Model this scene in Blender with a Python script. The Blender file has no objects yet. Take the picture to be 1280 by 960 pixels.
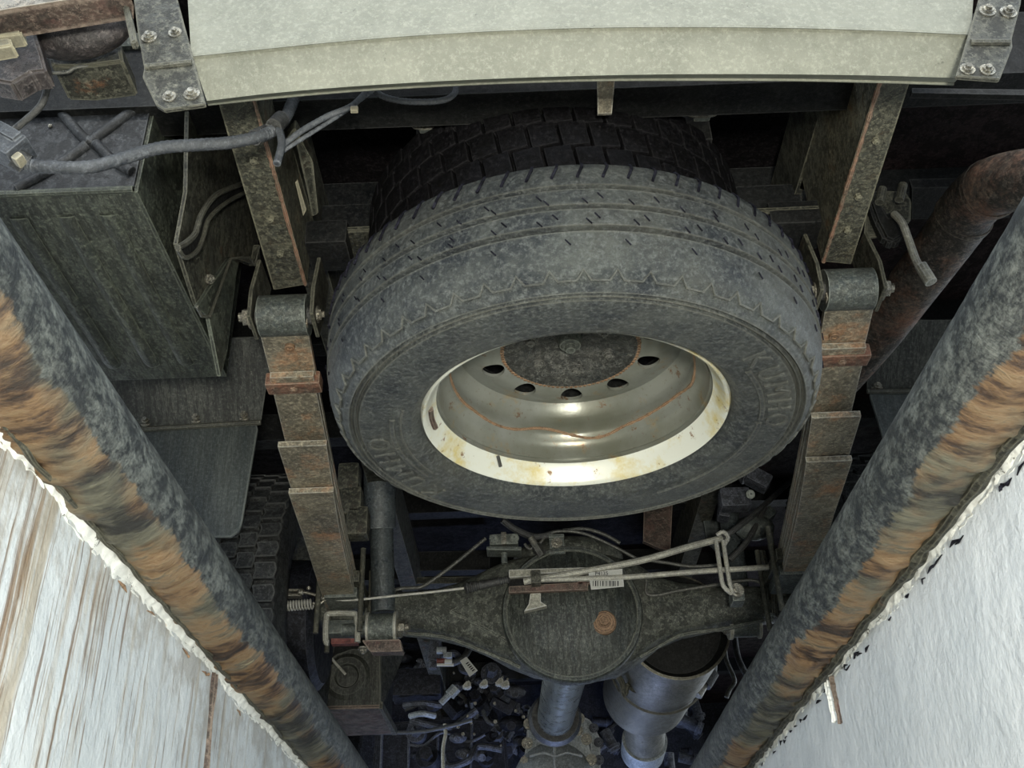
import bpy, bmesh, math, random
from mathutils import Vector, Matrix, noise
random.seed(7)
SC = bpy.context.scene
COL = SC.collection

# ---------------------------------------------------------------- camera
CAM_POS = Vector((0, 0, -0.52))
F = 1300.0
yc = Vector((35, -800, -1300)).normalized()          # world +Y seen from the camera
zc = Vector((-72, 2048, -1300)); zc = (zc - yc * zc.dot(yc)).normalized()
xc = yc.cross(zc)
ROT = Matrix((xc, yc, zc))                            # camera axes -> world axes
cd = bpy.data.cameras.new('camera'); cam = bpy.data.objects.new('camera', cd); COL.objects.link(cam)
cam.matrix_world = Matrix.Translation(CAM_POS) @ ROT.to_4x4()
cd.sensor_fit = 'HORIZONTAL'; cd.sensor_width = 36; cd.lens = 36 * F / 1280
cd.clip_start = 0.02; cd.clip_end = 200
SC.camera = cam

def at(px, py, x=None, y=None, z=None):
    """measured point: the sight line through a picture point met with a real plane of the place"""
    r = ROT @ Vector((px - 640, 480 - py, -F))
    if x is not None: t = (x - CAM_POS.x) / r.x
    elif y is not None: t = (y - CAM_POS.y) / r.y
    else: t = (z - CAM_POS.z) / r.z
    return CAM_POS + r * t

# ---------------------------------------------------------------- world and lights
W = bpy.data.worlds.new('World'); SC.world = W; W.use_nodes = True
bg = W.node_tree.nodes['Background']
bg.inputs[0].default_value = (0.80, 0.90, 1.0, 1); bg.inputs[1].default_value = 1.3
sun = bpy.data.lights.new('sun', 'SUN'); sun.energy = 1.2; sun.angle = math.radians(12); sun.color = (1, 0.97, 0.9)
so = bpy.data.objects.new('sun', sun); COL.objects.link(so); so.rotation_euler = (math.radians(48), 0, math.radians(8))
def area(name, loc, target, size, power, col):
    l = bpy.data.lights.new(name, 'AREA'); l.energy = power; l.size = size; l.color = col; l.shape = 'DISK'
    o = bpy.data.objects.new(name, l); COL.objects.link(o); o.location = loc
    o.rotation_euler = (Vector(target) - Vector(loc)).to_track_quat('-Z', 'Y').to_euler()
    return o
area('pit_work_lamp', (0.1, -0.55, -0.75), (0.1, 1.6, 0.4), 0.20, 34, (1.0, 0.97, 0.86))
area('added_blue_fill', (0.05, 4.3, -0.5), (0.05, 4.6, 0.6), 0.3, 9, (0.45, 0.58, 1.0))  # unseen fill added for bluish daylight in the engine bay
SC.view_settings.view_transform = 'Standard'; SC.view_settings.look = 'None'
SC.view_settings.gamma = 1; SC.view_settings.use_curve_mapping = False
SC.view_settings.exposure = 0.55

# ---------------------------------------------------------------- materials
def ramp(nt, fac, a, b, c0=(0, 0, 0, 1), c1=(1, 1, 1, 1)):
    r = nt.nodes.new('ShaderNodeValToRGB'); r.color_ramp.elements[0].position = a; r.color_ramp.elements[1].position = b
    r.color_ramp.elements[0].color = c0; r.color_ramp.elements[1].color = c1
    nt.links.new(fac, r.inputs[0]); return r.outputs[0]
def nz(nt, vec, scale, detail=6, rough=0.6):
    n = nt.nodes.new('ShaderNodeTexNoise'); n.inputs['Scale'].default_value = scale
    n.inputs['Detail'].default_value = detail; n.inputs['Roughness'].default_value = rough
    nt.links.new(vec, n.inputs['Vector']); return n.outputs['Fac']
def mix(nt, fac, a, b, mode='MIX'):
    m = nt.nodes.new('ShaderNodeMix'); m.data_type = 'RGBA'; m.blend_type = mode
    for s, v in ((m.inputs['Factor'], fac), (m.inputs['A'], a), (m.inputs['B'], b)):
        if hasattr(v, 'is_linked'): nt.links.new(v, s)
        elif isinstance(v, (int, float)): s.default_value = v
        else: s.default_value = (*v, 1)
    return m.outputs['Result']
def mth(nt, op, a, b=0.0, clamp=False):
    m = nt.nodes.new('ShaderNodeMath'); m.operation = op; m.use_clamp = clamp
    for s, v in ((m.inputs[0], a), (m.inputs[1], b)):
        if hasattr(v, 'is_linked'): nt.links.new(v, s)
        else: s.default_value = v
    return m.outputs[0]
def mapping(nt, scale=(1, 1, 1), rot=(0, 0, 0)):
    tc = nt.nodes.new('ShaderNodeTexCoord'); mp = nt.nodes.new('ShaderNodeMapping')
    mp.inputs['Scale'].default_value = scale; mp.inputs['Rotation'].default_value = rot
    nt.links.new(tc.outputs['Object'], mp.inputs[0]); return mp.outputs[0]
def base_mat(name):
    m = bpy.data.materials.new(name); m.use_nodes = True; nt = m.node_tree
    return m, nt, nt.nodes['Principled BSDF']
def finish(nt, bs, col, rough, metal, bumps, spec=0.5):
    nt.links.new(col, bs.inputs['Base Color'])
    if hasattr(rough, 'is_linked'): nt.links.new(rough, bs.inputs['Roughness'])
    else: bs.inputs['Roughness'].default_value = rough
    bs.inputs['Metallic'].default_value = metal; bs.inputs['Specular IOR Level'].default_value = spec
    prev = None
    for h, st, dist in bumps:
        b = nt.nodes.new('ShaderNodeBump'); b.inputs['Strength'].default_value = st; b.inputs['Distance'].default_value = dist
        nt.links.new(h, b.inputs['Height'])
        if prev: nt.links.new(prev, b.inputs['Normal'])
        prev = b.outputs[0]
    if prev: nt.links.new(prev, bs.inputs['Normal'])
RUST = (0.19, 0.075, 0.03)
K = 0.95          # overall paint value of the sooty underside
def edge_mask(nt, rad=0.003, lo=0.05, hi=0.25):
    bv = nt.nodes.new('ShaderNodeBevel'); bv.samples = 4; bv.inputs['Radius'].default_value = rad
    g = nt.nodes.new('ShaderNodeNewGeometry'); d = nt.nodes.new('ShaderNodeVectorMath'); d.operation = 'DISTANCE'
    nt.links.new(bv.outputs[0], d.inputs[0]); nt.links.new(g.outputs['Normal'], d.inputs[1])
    return ramp(nt, d.outputs['Value'], lo, hi)
def grime(name, base, dirt, rust=0.0, rough=0.6, metal=0.0, scale=14, speck=None, bump=0.5, streak=None, rustcol=RUST, dirtamt=0.5, k=None, edge=0.6, sp=1.0):
    m, nt, bs = base_mat(name); k = K if k is None else k
    base = [c * k * 0.60 for c in base]; dirt = [c * k * 1.0 for c in dirt]; rustcol = [c * k * 0.95 for c in rustcol]
    v = mapping(nt)
    vs = mapping(nt, streak) if streak else v
    n1 = nz(nt, vs, scale, 10, 0.75)
    f1 = ramp(nt, n1, 0.36, 0.66)
    col = mix(nt, f1, base, dirt)
    fine = nz(nt, v, 150, 5, 0.8)
    mid = nz(nt, vs, scale * 4, 6, 0.8)
    col = mix(nt, mth(nt, 'MULTIPLY', ramp(nt, mth(nt, 'MULTIPLY', fine, mth(nt, 'ADD', mid, 0.5)), 0.46, 0.70), min(1, 0.85 * sp)), col, [min(1, c * 2.4 + 0.012) for c in (speck or dirt)])
    col = mix(nt, mth(nt, 'MULTIPLY', ramp(nt, mid, 0.50, 0.34), 0.75 * sp), col, [c * 0.2 for c in base])
    if rust > 0:
        rf = ramp(nt, nz(nt, v, scale * 0.8 + 3, 12, 0.8), 0.70 - rust * 0.36, 0.84 - rust * 0.32)
        rc = mix(nt, ramp(nt, fine, 0.4, 0.65), rustcol, [c * 2.0 for c in rustcol])
        col = mix(nt, mth(nt, 'MULTIPLY', rf, 0.8), col, rc)
    if edge > 0:
        em = mth(nt, 'MULTIPLY', edge_mask(nt), mth(nt, 'MULTIPLY', ramp(nt, mid, 0.35, 0.55), edge))
        col = mix(nt, em, col, [min(0.7, c * 2.6 + 0.03) for c in dirt])
    finish(nt, bs, col, ramp(nt, mid, 0.3, 0.7, (max(0.15, rough - 0.2),) * 3 + (1,), (min(1, rough + 0.15),) * 3 + (1,)), metal,
           [(mid, bump * 0.7, 0.006), (fine, bump, 0.003)])
    return m
M = {}
M['chassis'] = grime('chassis steel', (0.030, 0.034, 0.032), (0.085, 0.083, 0.060), 0.28, 0.5, 0, 12)
M['rail'] = grime('rail steel', (0.045, 0.050, 0.042), (0.115, 0.110, 0.075), 0.36, 0.5, 0, 16, bump=0.8, rustcol=(0.16, 0.095, 0.045), k=1.3)
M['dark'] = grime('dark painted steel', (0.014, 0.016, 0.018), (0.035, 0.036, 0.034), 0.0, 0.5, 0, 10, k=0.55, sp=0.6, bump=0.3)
M['floor_dark'] = grime('cargo floor underside', (0.010, 0.009, 0.011), (0.022, 0.018, 0.020), 0.0, 0.7, 0, 8, k=0.35, edge=0)
M['plum'] = grime('reddish primer floor', (0.020, 0.011, 0.012), (0.035, 0.022, 0.022), 0.15, 0.6, 0, 6, k=0.6, edge=0)
M['box'] = grime('tool box steel', (0.030, 0.038, 0.036), (0.085, 0.095, 0.070), 0.0, 0.45, 0, 7, streak=(3.5, 0.8, 1), bump=0.7)
M['boxface'] = grime('tool box black face', (0.016, 0.018, 0.022), (0.03, 0.032, 0.034), 0.0, 0.45, 0, 8, k=1.1)
M['bracket'] = grime('bracket plate', (0.055, 0.060, 0.052), (0.12, 0.118, 0.09), 0.12, 0.45, 0.2, 12, bump=0.8, k=0.75)
M['leaf'] = grime('spring leaf', (0.085, 0.078, 0.060), (0.19, 0.168, 0.120), 0.52, 0.55, 0.15, 9, rustcol=(0.19, 0.095, 0.045), k=1.9, sp=.75)
M['leafr'] = grime('rusty spring clip', (0.10, 0.08, 0.06), (0.22, 0.17, 0.12), 0.85, 0.6, 0, 12, rustcol=(0.20, 0.085, 0.05), k=0.9)
M['bush'] = grime('spring eye steel', (0.055, 0.070, 0.072), (0.13, 0.14, 0.12), 0.1, 0.45, 0.3, 20, k=1.2, sp=0.8, bump=0.5)
M['bolt'] = grime('bolt zinc', (0.42, 0.42, 0.38), (0.22, 0.20, 0.15), 0.0, 0.35, 0.7, 40, k=1.2, edge=0)
M['boltrust'] = grime('rusty bolt', (0.16, 0.09, 0.05), (0.30, 0.19, 0.11), 0.5, 0.6, 0.1, 30, k=0.8, sp=0.7, bump=0.4)
M['axle'] = grime('axle housing', (0.040, 0.048, 0.044), (0.11, 0.115, 0.092), 0.16, 0.45, 0.1, 10, bump=0.9, k=1.15)
M['cover'] = grime('axle cover', (0.032, 0.042, 0.045), (0.085, 0.092, 0.075), 0.0, 0.40, 0.1, 8, streak=(4, 1, 0.6), bump=0.6)
M['shock'] = grime('shock absorber', (0.028, 0.036, 0.042), (0.07, 0.08, 0.078), 0.0, 0.35, 0.2, 16, k=1.3, sp=0.7, bump=0.4)
M['rod'] = grime('cable sheath', (0.17, 0.17, 0.14), (0.24, 0.235, 0.19), 0.0, 0.5, 0.2, 20, k=1.7, sp=0.6, bump=0.3)
M['line'] = grime('brake line', (0.15, 0.155, 0.14), (0.08, 0.08, 0.07), 0.0, 0.4, 0.5, 20, k=1.1)
M['hose'] = grime('rubber hose', (0.020, 0.022, 0.024), (0.06, 0.06, 0.055), 0.0, 0.5, 0, 20)
M['loom'] = grime('wire loom', (0.030, 0.038, 0.055), (0.11, 0.12, 0.13), 0.0, 0.45, 0, 40, k=0.75, sp=0.8, bump=0.5)
M['exhaust'] = grime('rusty exhaust', (0.040, 0.032, 0.026), (0.10, 0.085, 0.065), 0.62, 0.65, 0.1, 8, rustcol=(0.13, 0.065, 0.04), bump=1.0, k=1.2)
M['muffler'] = grime('muffler', (0.15, 0.145, 0.115), (0.21, 0.20, 0.155), 0.14, 0.45, 0.5, 8, streak=(2, 1, 1), sp=0.6, bump=0.3)
M['alu'] = grime('cast aluminium', (0.15, 0.17, 0.18), (0.24, 0.26, 0.26), 0.0, 0.5, 0.4, 14, k=1.5, sp=0.6, bump=0.6)
M['shaft'] = grime('propeller shaft', (0.16, 0.18, 0.17), (0.23, 0.24, 0.21), 0.0, 0.3, 0.7, 6, k=1.2, sp=0.3, bump=0.1)
M['flap'] = grime('mud flap', (0.040, 0.052, 0.054), (0.085, 0.095, 0.088), 0.0, 0.45, 0, 5, streak=(6, 1, 0.5), sp=0.7, bump=0.4)
M['fender'] = grime('fender', (0.026, 0.030, 0.028), (0.065, 0.068, 0.055), 0.0, 0.5, 0, 5, streak=(6, 1.0, 0.6))
M['tread'] = grime('rear tyre rubber', (0.028, 0.032, 0.035), (0.06, 0.062, 0.058), 0.0, 0.6, 0, 14, k=0.75, edge=0.5)
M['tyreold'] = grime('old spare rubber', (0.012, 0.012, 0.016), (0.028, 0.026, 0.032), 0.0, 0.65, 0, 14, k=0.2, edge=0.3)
M['hub'] = grime('hub plate', (0.026, 0.032, 0.036), (0.09, 0.09, 0.08), 0.12, 0.35, 0.3, 20, bump=1.0, k=1.6)
M['rustplate'] = grime('rusty plate', (0.075, 0.045, 0.035), (0.14, 0.11, 0.085), 0.6, 0.6, 0, 9, rustcol=(0.11, 0.05, 0.04), k=0.9)
M['lampbody'] = grime('tail lamp body', (0.040, 0.032, 0.036), (0.075, 0.065, 0.06), 0.15, 0.4, 0.1, 9)
M['paleflange'] = grime('pale painted beam', (0.33, 0.32, 0.28), (0.20, 0.17, 0.13), 0.12, 0.5, 0, 10)
M['cream'] = grime('cream plastic', (0.55, 0.52, 0.40), (0.35, 0.32, 0.22), 0.0, 0.5, 0, 14, k=0.6, sp=0.3, bump=0.2)
M['red'] = grime('red primer', (0.20, 0.03, 0.025), (0.12, 0.04, 0.03), 0.1, 0.5, 0, 14)
M['white'] = grime('white plastic', (0.62, 0.64, 0.60), (0.45, 0.45, 0.40), 0.0, 0.5, 0, 20, speck=(0.5, 0.5, 0.5), k=1.0, sp=0.15, bump=0.05)
M['ink'] = grime('black ink', (0.012, 0.012, 0.02), (0.02, 0.02, 0.03), 0.0, 0.6, 0, 20, bump=0, k=1, edge=0)
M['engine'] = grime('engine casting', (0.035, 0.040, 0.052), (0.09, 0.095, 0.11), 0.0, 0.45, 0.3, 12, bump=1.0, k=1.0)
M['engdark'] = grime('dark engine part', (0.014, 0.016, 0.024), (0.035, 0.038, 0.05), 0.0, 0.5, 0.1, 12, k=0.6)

for n_, s_ in (('dark', .15), ('floor_dark', .08), ('plum', .15), ('tyreold', .15), ('engdark', .2), ('chassis', .3), ('tread', .3), ('boxface', .3), ('ink', .1)):
    M[n_].node_tree.nodes['Principled BSDF'].inputs['Specular IOR Level'].default_value = s_

def tyre_mat():
    m, nt, bs = base_mat('spare tyre rubber'); v = mapping(nt)
    f = ramp(nt, nz(nt, v, 9, 12, 0.8), 0.40, 0.62)
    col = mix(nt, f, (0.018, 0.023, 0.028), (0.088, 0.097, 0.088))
    col = mix(nt, mth(nt, 'MULTIPLY', ramp(nt, nz(nt, v, 4, 5), 0.50, 0.7), 0.55), col, (0.085, 0.082, 0.062))
    col = mix(nt, mth(nt, 'MULTIPLY', ramp(nt, nz(nt, v, 130, 5, 0.8), 0.48, 0.66), 0.75), col, (0.18, 0.195, 0.185))
    col = mix(nt, mth(nt, 'MULTIPLY', edge_mask(nt, 0.004), 0.45), col, (0.22, 0.22, 0.18))
    finish(nt, bs, col, 0.40, 0, [(nz(nt, v, 45, 8, 0.8), 0.9, 0.008), (nz(nt, v, 160, 4), 0.9, 0.003)])
    return m
M['tyre'] = tyre_mat()
def rim_mat():
    m, nt, bs = base_mat('painted wheel rim'); v = mapping(nt)
    col = mix(nt, ramp(nt, nz(nt, v, 6, 6), 0.4, 0.65), (0.24, 0.25, 0.225), (0.15, 0.155, 0.12))
    halo = ramp(nt, nz(nt, v, 15, 9, 0.7), 0.56, 0.68)
    col = mix(nt, mth(nt, 'MULTIPLY', halo, 0.75), col, (0.30, 0.20, 0.07))
    col = mix(nt, ramp(nt, nz(nt, v, 30, 9, 0.75), 0.60, 0.66), col, (0.12, 0.055, 0.025))
    col = mix(nt, mth(nt, 'MULTIPLY', ramp(nt, nz(nt, v, 190, 3, 0.6), 0.62, 0.72), 0.6), col, (0.14, 0.10, 0.07))
    finish(nt, bs, col, 0.28, 0.25, [(nz(nt, v, 22, 6), 0.25, 0.003)])
    return m
M['rim'] = rim_mat()
def lip_mat():
    m, nt, bs = base_mat('cream rim lip paint'); v = mapping(nt)
    col = mix(nt, ramp(nt, nz(nt, v, 14, 8, .7), 0.50, 0.66), (0.72, 0.74, 0.66), (0.62, 0.53, 0.24))
    col = mix(nt, ramp(nt, nz(nt, v, 36, 9, 0.75), 0.61, 0.66), col, (0.20, 0.10, 0.03))
    finish(nt, bs, col, 0.3, 0.1, [(nz(nt, v, 30, 6), 0.25, 0.002)])
    return m
M['rim_lip'] = lip_mat()
def panel_mat():
    m, nt, bs = base_mat('off white panel paint'); v = mapping(nt)
    col = mix(nt, ramp(nt, nz(nt, v, 12, 10, 0.75), 0.35, 0.65), (0.135, 0.140, 0.108), (0.195, 0.200, 0.158))
    col = mix(nt, mth(nt, 'MULTIPLY', ramp(nt, nz(nt, mapping(nt, (1, 1, 0.25)), 30, 8, 0.8), 0.55, 0.75), 0.55), col, (0.12, 0.13, 0.095))
    col = mix(nt, ramp(nt, nz(nt, v, 55, 9, 0.8), 0.62, 0.67), col, (0.05, 0.05, 0.042))
    col = mix(nt, mth(nt, 'MULTIPLY', ramp(nt, nz(nt, v, 150, 6, 0.85), 0.5, 0.62), 0.5), col, (0.30, 0.31, 0.25))
    finish(nt, bs, col, 0.5, 0, [(nz(nt, v, 40, 8, 0.7), 0.6, 0.004)])
    return m
M['panel'] = panel_mat()
def wall_mat(name, left):
    m, nt, bs = base_mat(name)
    tc = nt.nodes.new('ShaderNodeTexCoord'); v = tc.outputs['Object']
    sep = nt.nodes.new('ShaderNodeSeparateXYZ'); nt.links.new(v, sep.inputs[0])
    Y, Z = sep.outputs[1], sep.outputs[2]
    col = mix(nt, ramp(nt, nz(nt, v, 5, 8, 0.6), 0.35, 0.7), (0.56, 0.61, 0.63), (0.70, 0.74, 0.75)) if left else mix(nt, ramp(nt, nz(nt, v, 5, 8, 0.6), 0.35, 0.7), (0.66, 0.71, 0.74), (0.80, 0.84, 0.86))
    if left:
        # rust runs falling from the pipe: noise in y, stretched down z; strongest toward the rear of the pit
        wob = mth(nt, 'MULTIPLY', nz(nt, v, 6, 3), 0.02)
        cm = nt.nodes.new('ShaderNodeCombineXYZ'); nt.links.new(mth(nt, 'ADD', Y, wob), cm.inputs[1]); nt.links.new(mth(nt, 'MULTIPLY', Z, 0.03), cm.inputs[2])
        V1 = cm.outputs[0]
        amt = mth(nt, 'MULTIPLY', mth(nt, 'SUBTRACT', 1.0, Y), 0.10)
        for sc_, lo_, w_, c_, f_ in ((26, 0.50, 0.12, (0.40, 0.33, 0.22), 0.7), (60, 0.55, 0.08, (0.24, 0.15, 0.07), 0.8), (110, 0.56, 0.06, (0.16, 0.09, 0.04), 0.75)):
            s1 = mth(nt, 'ADD', nz(nt, V1, sc_, 5, 0.6), amt)
            s1 = mth(nt, 'ADD', s1, mth(nt, 'MULTIPLY', mth(nt, 'SUBTRACT', nz(nt, v, 12, 6), 0.5), 0.16))
            col = mix(nt, mth(nt, 'MULTIPLY', ramp(nt, s1, lo_, lo_ + w_), f_), col, c_)
        d = ramp(nt, mth(nt, 'ADD', nz(nt, v, 14, 8, 0.7), mth(nt, 'MULTIPLY', mth(nt, 'ADD', Z, 0.17), 1.4)), 0.55, 0.68)
        col = mix(nt, mth(nt, 'MULTIPLY', d, 0.5), col, (0.30, 0.27, 0.22))
    else:
        d = ramp(nt, nz(nt, v, 40, 8, 0.75), 0.68, 0.72)
        col = mix(nt, d, col, (0.35, 0.36, 0.34))
    finish(nt, bs, col, 0.45, 0, [(nz(nt, v, 9, 8, 0.6), 0.4, 0.02), (nz(nt, v, 80, 5), 0.4, 0.004)])
    return m
M['wall_left'] = wall_mat('stained plaster', True); M['wall_right'] = wall_mat('pale plaster', False)
def plaster_mat():
    m, nt, bs = base_mat('chipped plaster'); v = mapping(nt)
    col = mix(nt, ramp(nt, nz(nt, v, 10, 8, 0.7), 0.3, 0.6), (0.80, 0.83, 0.80), (0.88, 0.90, 0.86))
    col = mix(nt, ramp(nt, nz(nt, v, 18, 9, 0.75), 0.64, 0.68), col, (0.40, 0.24, 0.07))
    col = mix(nt, ramp(nt, nz(nt, v, 24, 10, 0.85), 0.575, 0.60), col, (0.05, 0.05, 0.045))
    finish(nt, bs, col, 0.6, 0, [(nz(nt, v, 30, 8, 0.7), 0.5, 0.006)])
    return m
M['plaster'] = plaster_mat()
def pipe_mat(name, sx, thr):
    m, nt, bs = base_mat(name)
    tc = nt.nodes.new('ShaderNodeTexCoord'); v = tc.outputs['Object']
    sep = nt.nodes.new('ShaderNodeSeparateXYZ'); nt.links.new(v, sep.inputs[0])
    # side of the pipe that has lost its paint: under and outside
    side = mth(nt, 'ADD', mth(nt, 'MULTIPLY', sep.outputs[0], sx * 12.0), mth(nt, 'MULTIPLY', sep.outputs[2], -9.0))
    ring = mapping(nt, (0.35, 1.0, 0.35))
    n = nz(nt, ring, 22, 10, 0.72)
    msk = ramp(nt, mth(nt, 'ADD', mth(nt, 'MULTIPLY', side, 1.0), mth(nt, 'MULTIPLY', mth(nt, 'ADD', mth(nt, 'MULTIPLY', mth(nt, 'ADD', mth(nt, 'MULTIPLY', n, 0.6), mth(nt, 'MULTIPLY', nz(nt, ring, 75, 6, .8), 0.4)), 0.75), mth(nt, 'MULTIPLY', nz(nt, mapping(nt, (1, .6, 1)), 7, 6, 0.7), 0.8)), 1.15)), thr + 0.27, thr + 0.33)
    n2 = mth(nt, 'ADD', mth(nt, 'MULTIPLY', nz(nt, ring, 16, 9, 0.7), 0.72), mth(nt, 'MULTIPLY', nz(nt, ring, 85, 8, 0.8), 0.28))
    r = nt.nodes.new('ShaderNodeValToRGB'); nt.links.new(n2, r.inputs[0]); e = r.color_ramp.elements
    e[0].position = 0.38; e[0].color = (0.012, 0.009, 0.007, 1); e[1].position = 0.66; e[1].color = (0.42, 0.36, 0.22, 1)
    for p, c in ((0.44, (0.055, 0.030, 0.016)), (0.49, (0.19, 0.115, 0.055)), (0.55, (0.25, 0.175, 0.095)), (0.59, (0.10, 0.09, 0.065))):
        q = e.new(p); q.color = (*c, 1)
    paint = mix(nt, ramp(nt, mth(nt, 'MULTIPLY', nz(nt, mapping(nt, (1, .45, 1), (0, 0, .5)), 120, 9, 0.85), mth(nt, 'ADD', nz(nt, v, 22, 8, .7), 0.5)), 0.44, 0.64), (0.011, 0.015, 0.017), (0.15, 0.165, 0.15))
    patch = nz(nt, mapping(nt, (0.6, 0.4, 0.6)), 9, 4, 0.6)
    rustc = mix(nt, ramp(nt, patch, 0.47, 0.55), r.outputs[0], mix(nt, ramp(nt, n2, 0.44, 0.58), (0.018, 0.018, 0.015), (0.17, 0.165, 0.115)))
    col = mix(nt, msk, paint, rustc)
    finish(nt, bs, col, 0.45, 0.0, [(n2, 1.0, 0.012), (nz(nt, v, 120, 4), 0.4, 0.002)])
    return m
M['pipe_left'] = pipe_mat('pit edge pipe paint', -1, 0.36); M['pipe_right'] = pipe_mat('pit edge pipe paint worn', 1, 0.50)
M['concrete'] = grime('concrete', (0.30, 0.30, 0.28), (0.20, 0.20, 0.18), 0.0, 0.8, 0, 4, speck=(0.2, 0.2, 0.2), k=1.3, edge=0)

# ---------------------------------------------------------------- mesh builder
class B:
    def __init__(s): s.bm = bmesh.new()
    def face(s, pts):
        return s.bm.faces.new([s.bm.verts.new(p) for p in pts])
    def box(s, c, d, rot=None, bev=0.0):
        t = bmesh.new(); bmesh.ops.create_cube(t, size=1)
        bmesh.ops.scale(t, vec=d, verts=t.verts)
        if bev: bmesh.ops.bevel(t, geom=t.edges[:], offset=bev, segments=2, affect='EDGES', profile=0.6)
        s._join(t, (Matrix.Translation(c) @ (rot.to_4x4() if rot else Matrix())))
        return s
    def _join(s, t, mat=None):
        if mat is not None: bmesh.ops.transform(t, matrix=mat, verts=t.verts)
        me = bpy.data.meshes.new('t'); t.to_mesh(me); t.free(); s.bm.from_mesh(me); bpy.data.meshes.remove(me)
    def tube(s, pts, r, seg=10, cap=True, sub=0):
        pts = [Vector(p) for p in pts]
        if sub: pts = smooth(pts, sub)
        n = len(pts); rr = r if isinstance(r, (list, tuple)) else [r] * n
        if len(rr) != n: rr = [rr[min(len(rr) - 1, int(i * len(rr) / n))] for i in range(n)]
        up = None; rings = []
        for i, p in enumerate(pts):
            d = (pts[min(i + 1, n - 1)] - pts[max(i - 1, 0)])
            if d.length < 1e-9: d = Vector((0, 0, 1))
            d.normalize()
            if up is None:
                up = d.orthogonal().normalized()
            up = (up - d * up.dot(d)).normalized(); w = d.cross(up)
            rings.append([s.bm.verts.new(p + (up * math.cos(a) + w * math.sin(a)) * rr[i]) for a in [k * 2 * math.pi / seg for k in range(seg)]])
        for a, b in zip(rings, rings[1:]):
            for k in range(seg):
                s.bm.faces.new((a[k], a[(k + 1) % seg], b[(k + 1) % seg], b[k]))
        if cap: s.bm.faces.new(rings[0][::-1]); s.bm.faces.new(rings[-1])
        return s
    def cyl(s, a, b, r, r2=None, seg=24):
        return s.tube([a, b], [r, r if r2 is None else r2], seg)
    def hexa(s, a, b, r): return s.tube([a, b], r, 6)
    def lathe(s, prof, c, axis='z', seg=96, close=False):
        rings = []
        for k in range(seg):
            a = 2 * math.pi * k / seg; ca, sa = math.cos(a), math.sin(a); ring = []
            for r, h in prof:
                if axis == 'z': p = (r * ca, r * sa, h)
                elif axis == 'x': p = (h, r * ca, r * sa)
                else: p = (r * ca, h, r * sa)
                ring.append(s.bm.verts.new(Vector(c) + Vector(p)))
            rings.append(ring)
        m = len(prof)
        for k in range(seg):
            A, Bq = rings[k], rings[(k + 1) % seg]
            for j in range(m if close else m - 1):
                s.bm.faces.new((A[j], Bq[j], Bq[(j + 1) % m], A[(j + 1) % m]))
        bmesh.ops.remove_doubles(s.bm, verts=s.bm.verts, dist=1e-6)
        return s
    def prism(s, poly, vec, bev=0.0):
        vec = Vector(vec); t = bmesh.new()
        a = [t.verts.new(Vector(p)) for p in poly]; b = [t.verts.new(Vector(p) + vec) for p in poly]
        t.faces.new(a); t.faces.new(b[::-1]); n = len(a)
        for i in range(n): t.faces.new((a[i], b[i], b[(i + 1) % n], a[(i + 1) % n]))
        bmesh.ops.recalc_face_normals(t, faces=t.faces)
        if bev: bmesh.ops.bevel(t, geom=t.edges[:], offset=bev, segments=2, affect='EDGES')
        s._join(t); return s
    def ball(s, c, r, sc=(1, 1, 1), seg=16):
        t = bmesh.new(); bmesh.ops.create_uvsphere(t, u_segments=seg, v_segments=seg // 2, radius=r)
        bmesh.ops.scale(t, vec=sc, verts=t.verts); s._join(t, Matrix.Translation(c)); return s
    def strip(s, path, side, half, thick):
        """flat bar along path; side = width direction, thickness along +z"""
        rings = []
        for i, p in enumerate(path):
            p = Vector(p); h = half[i] if isinstance(half, (list, tuple)) else half
            sd = Vector(side) * h; u = Vector((0, 0, thick)); c = Vector(side) * (thick * 0.3)
            rings.append([s.bm.verts.new(q) for q in (p - sd, p - sd + u, p + sd + u, p + sd, p + sd - c - u * 0.12, p - sd + c - u * 0.12)])
        for a, b in zip(rings, rings[1:]):
            for k in range(6): s.bm.faces.new((a[k], a[(k + 1) % 6], b[(k + 1) % 6], b[k]))
        s.bm.faces.new(rings[0]); s.bm.faces.new(rings[-1][::-1])
        return s
def smooth(pts, sub):
    out = []
    P = [pts[0]] + pts + [pts[-1]]
    for i in range(1, len(P) - 2):
        for k in range(sub):
            t = k / sub; a, b, c, d = P[i - 1], P[i], P[i + 1], P[i + 2]
            out.append(0.5 * ((2 * b) + (c - a) * t + (2 * a - 5 * b + 4 * c - d) * t * t + (3 * b - a - 3 * c + d) * t ** 3))
    out.append(pts[-1]); return out

def link(name, b, mat, shift, sm=True, ang=35):
    bm = b.bm
    bmesh.ops.recalc_face_normals(bm, faces=bm.faces)
    bmesh.ops.translate(bm, vec=-Vector(shift), verts=bm.verts)
    if sm:
        for f in bm.faces: f.smooth = True
        lim = math.radians(ang)
        for e in bm.edges:
            if len(e.link_faces) != 2 or e.calc_face_angle(0) > lim: e.smooth = False
    me = bpy.data.meshes.new(name); bm.to_mesh(me); bm.free()
    me.materials.append(M[mat] if isinstance(mat, str) else mat)
    o = bpy.data.objects.new(name, me); COL.objects.link(o); return o
def thing(name, label, cat, loc, group=None):
    o = bpy.data.objects.new(name, None); COL.objects.link(o); o.location = loc; o.empty_display_size = 0.05
    o['label'] = label; o['category'] = cat
    if group: o['group'] = group
    o['_base'] = list(loc); return o
def part(name, b, mat, parent, label=None, stuff=False):
    base = parent.get('_base', [0, 0, 0])
    o = link(name, b, mat, base); o.parent = parent; o['_base'] = list(base)
    if parent.type == 'MESH':
        o.matrix_parent_inverse = Matrix()
    if label: o['label'] = label
    if stuff: o['kind'] = 'stuff'
    return o
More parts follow.
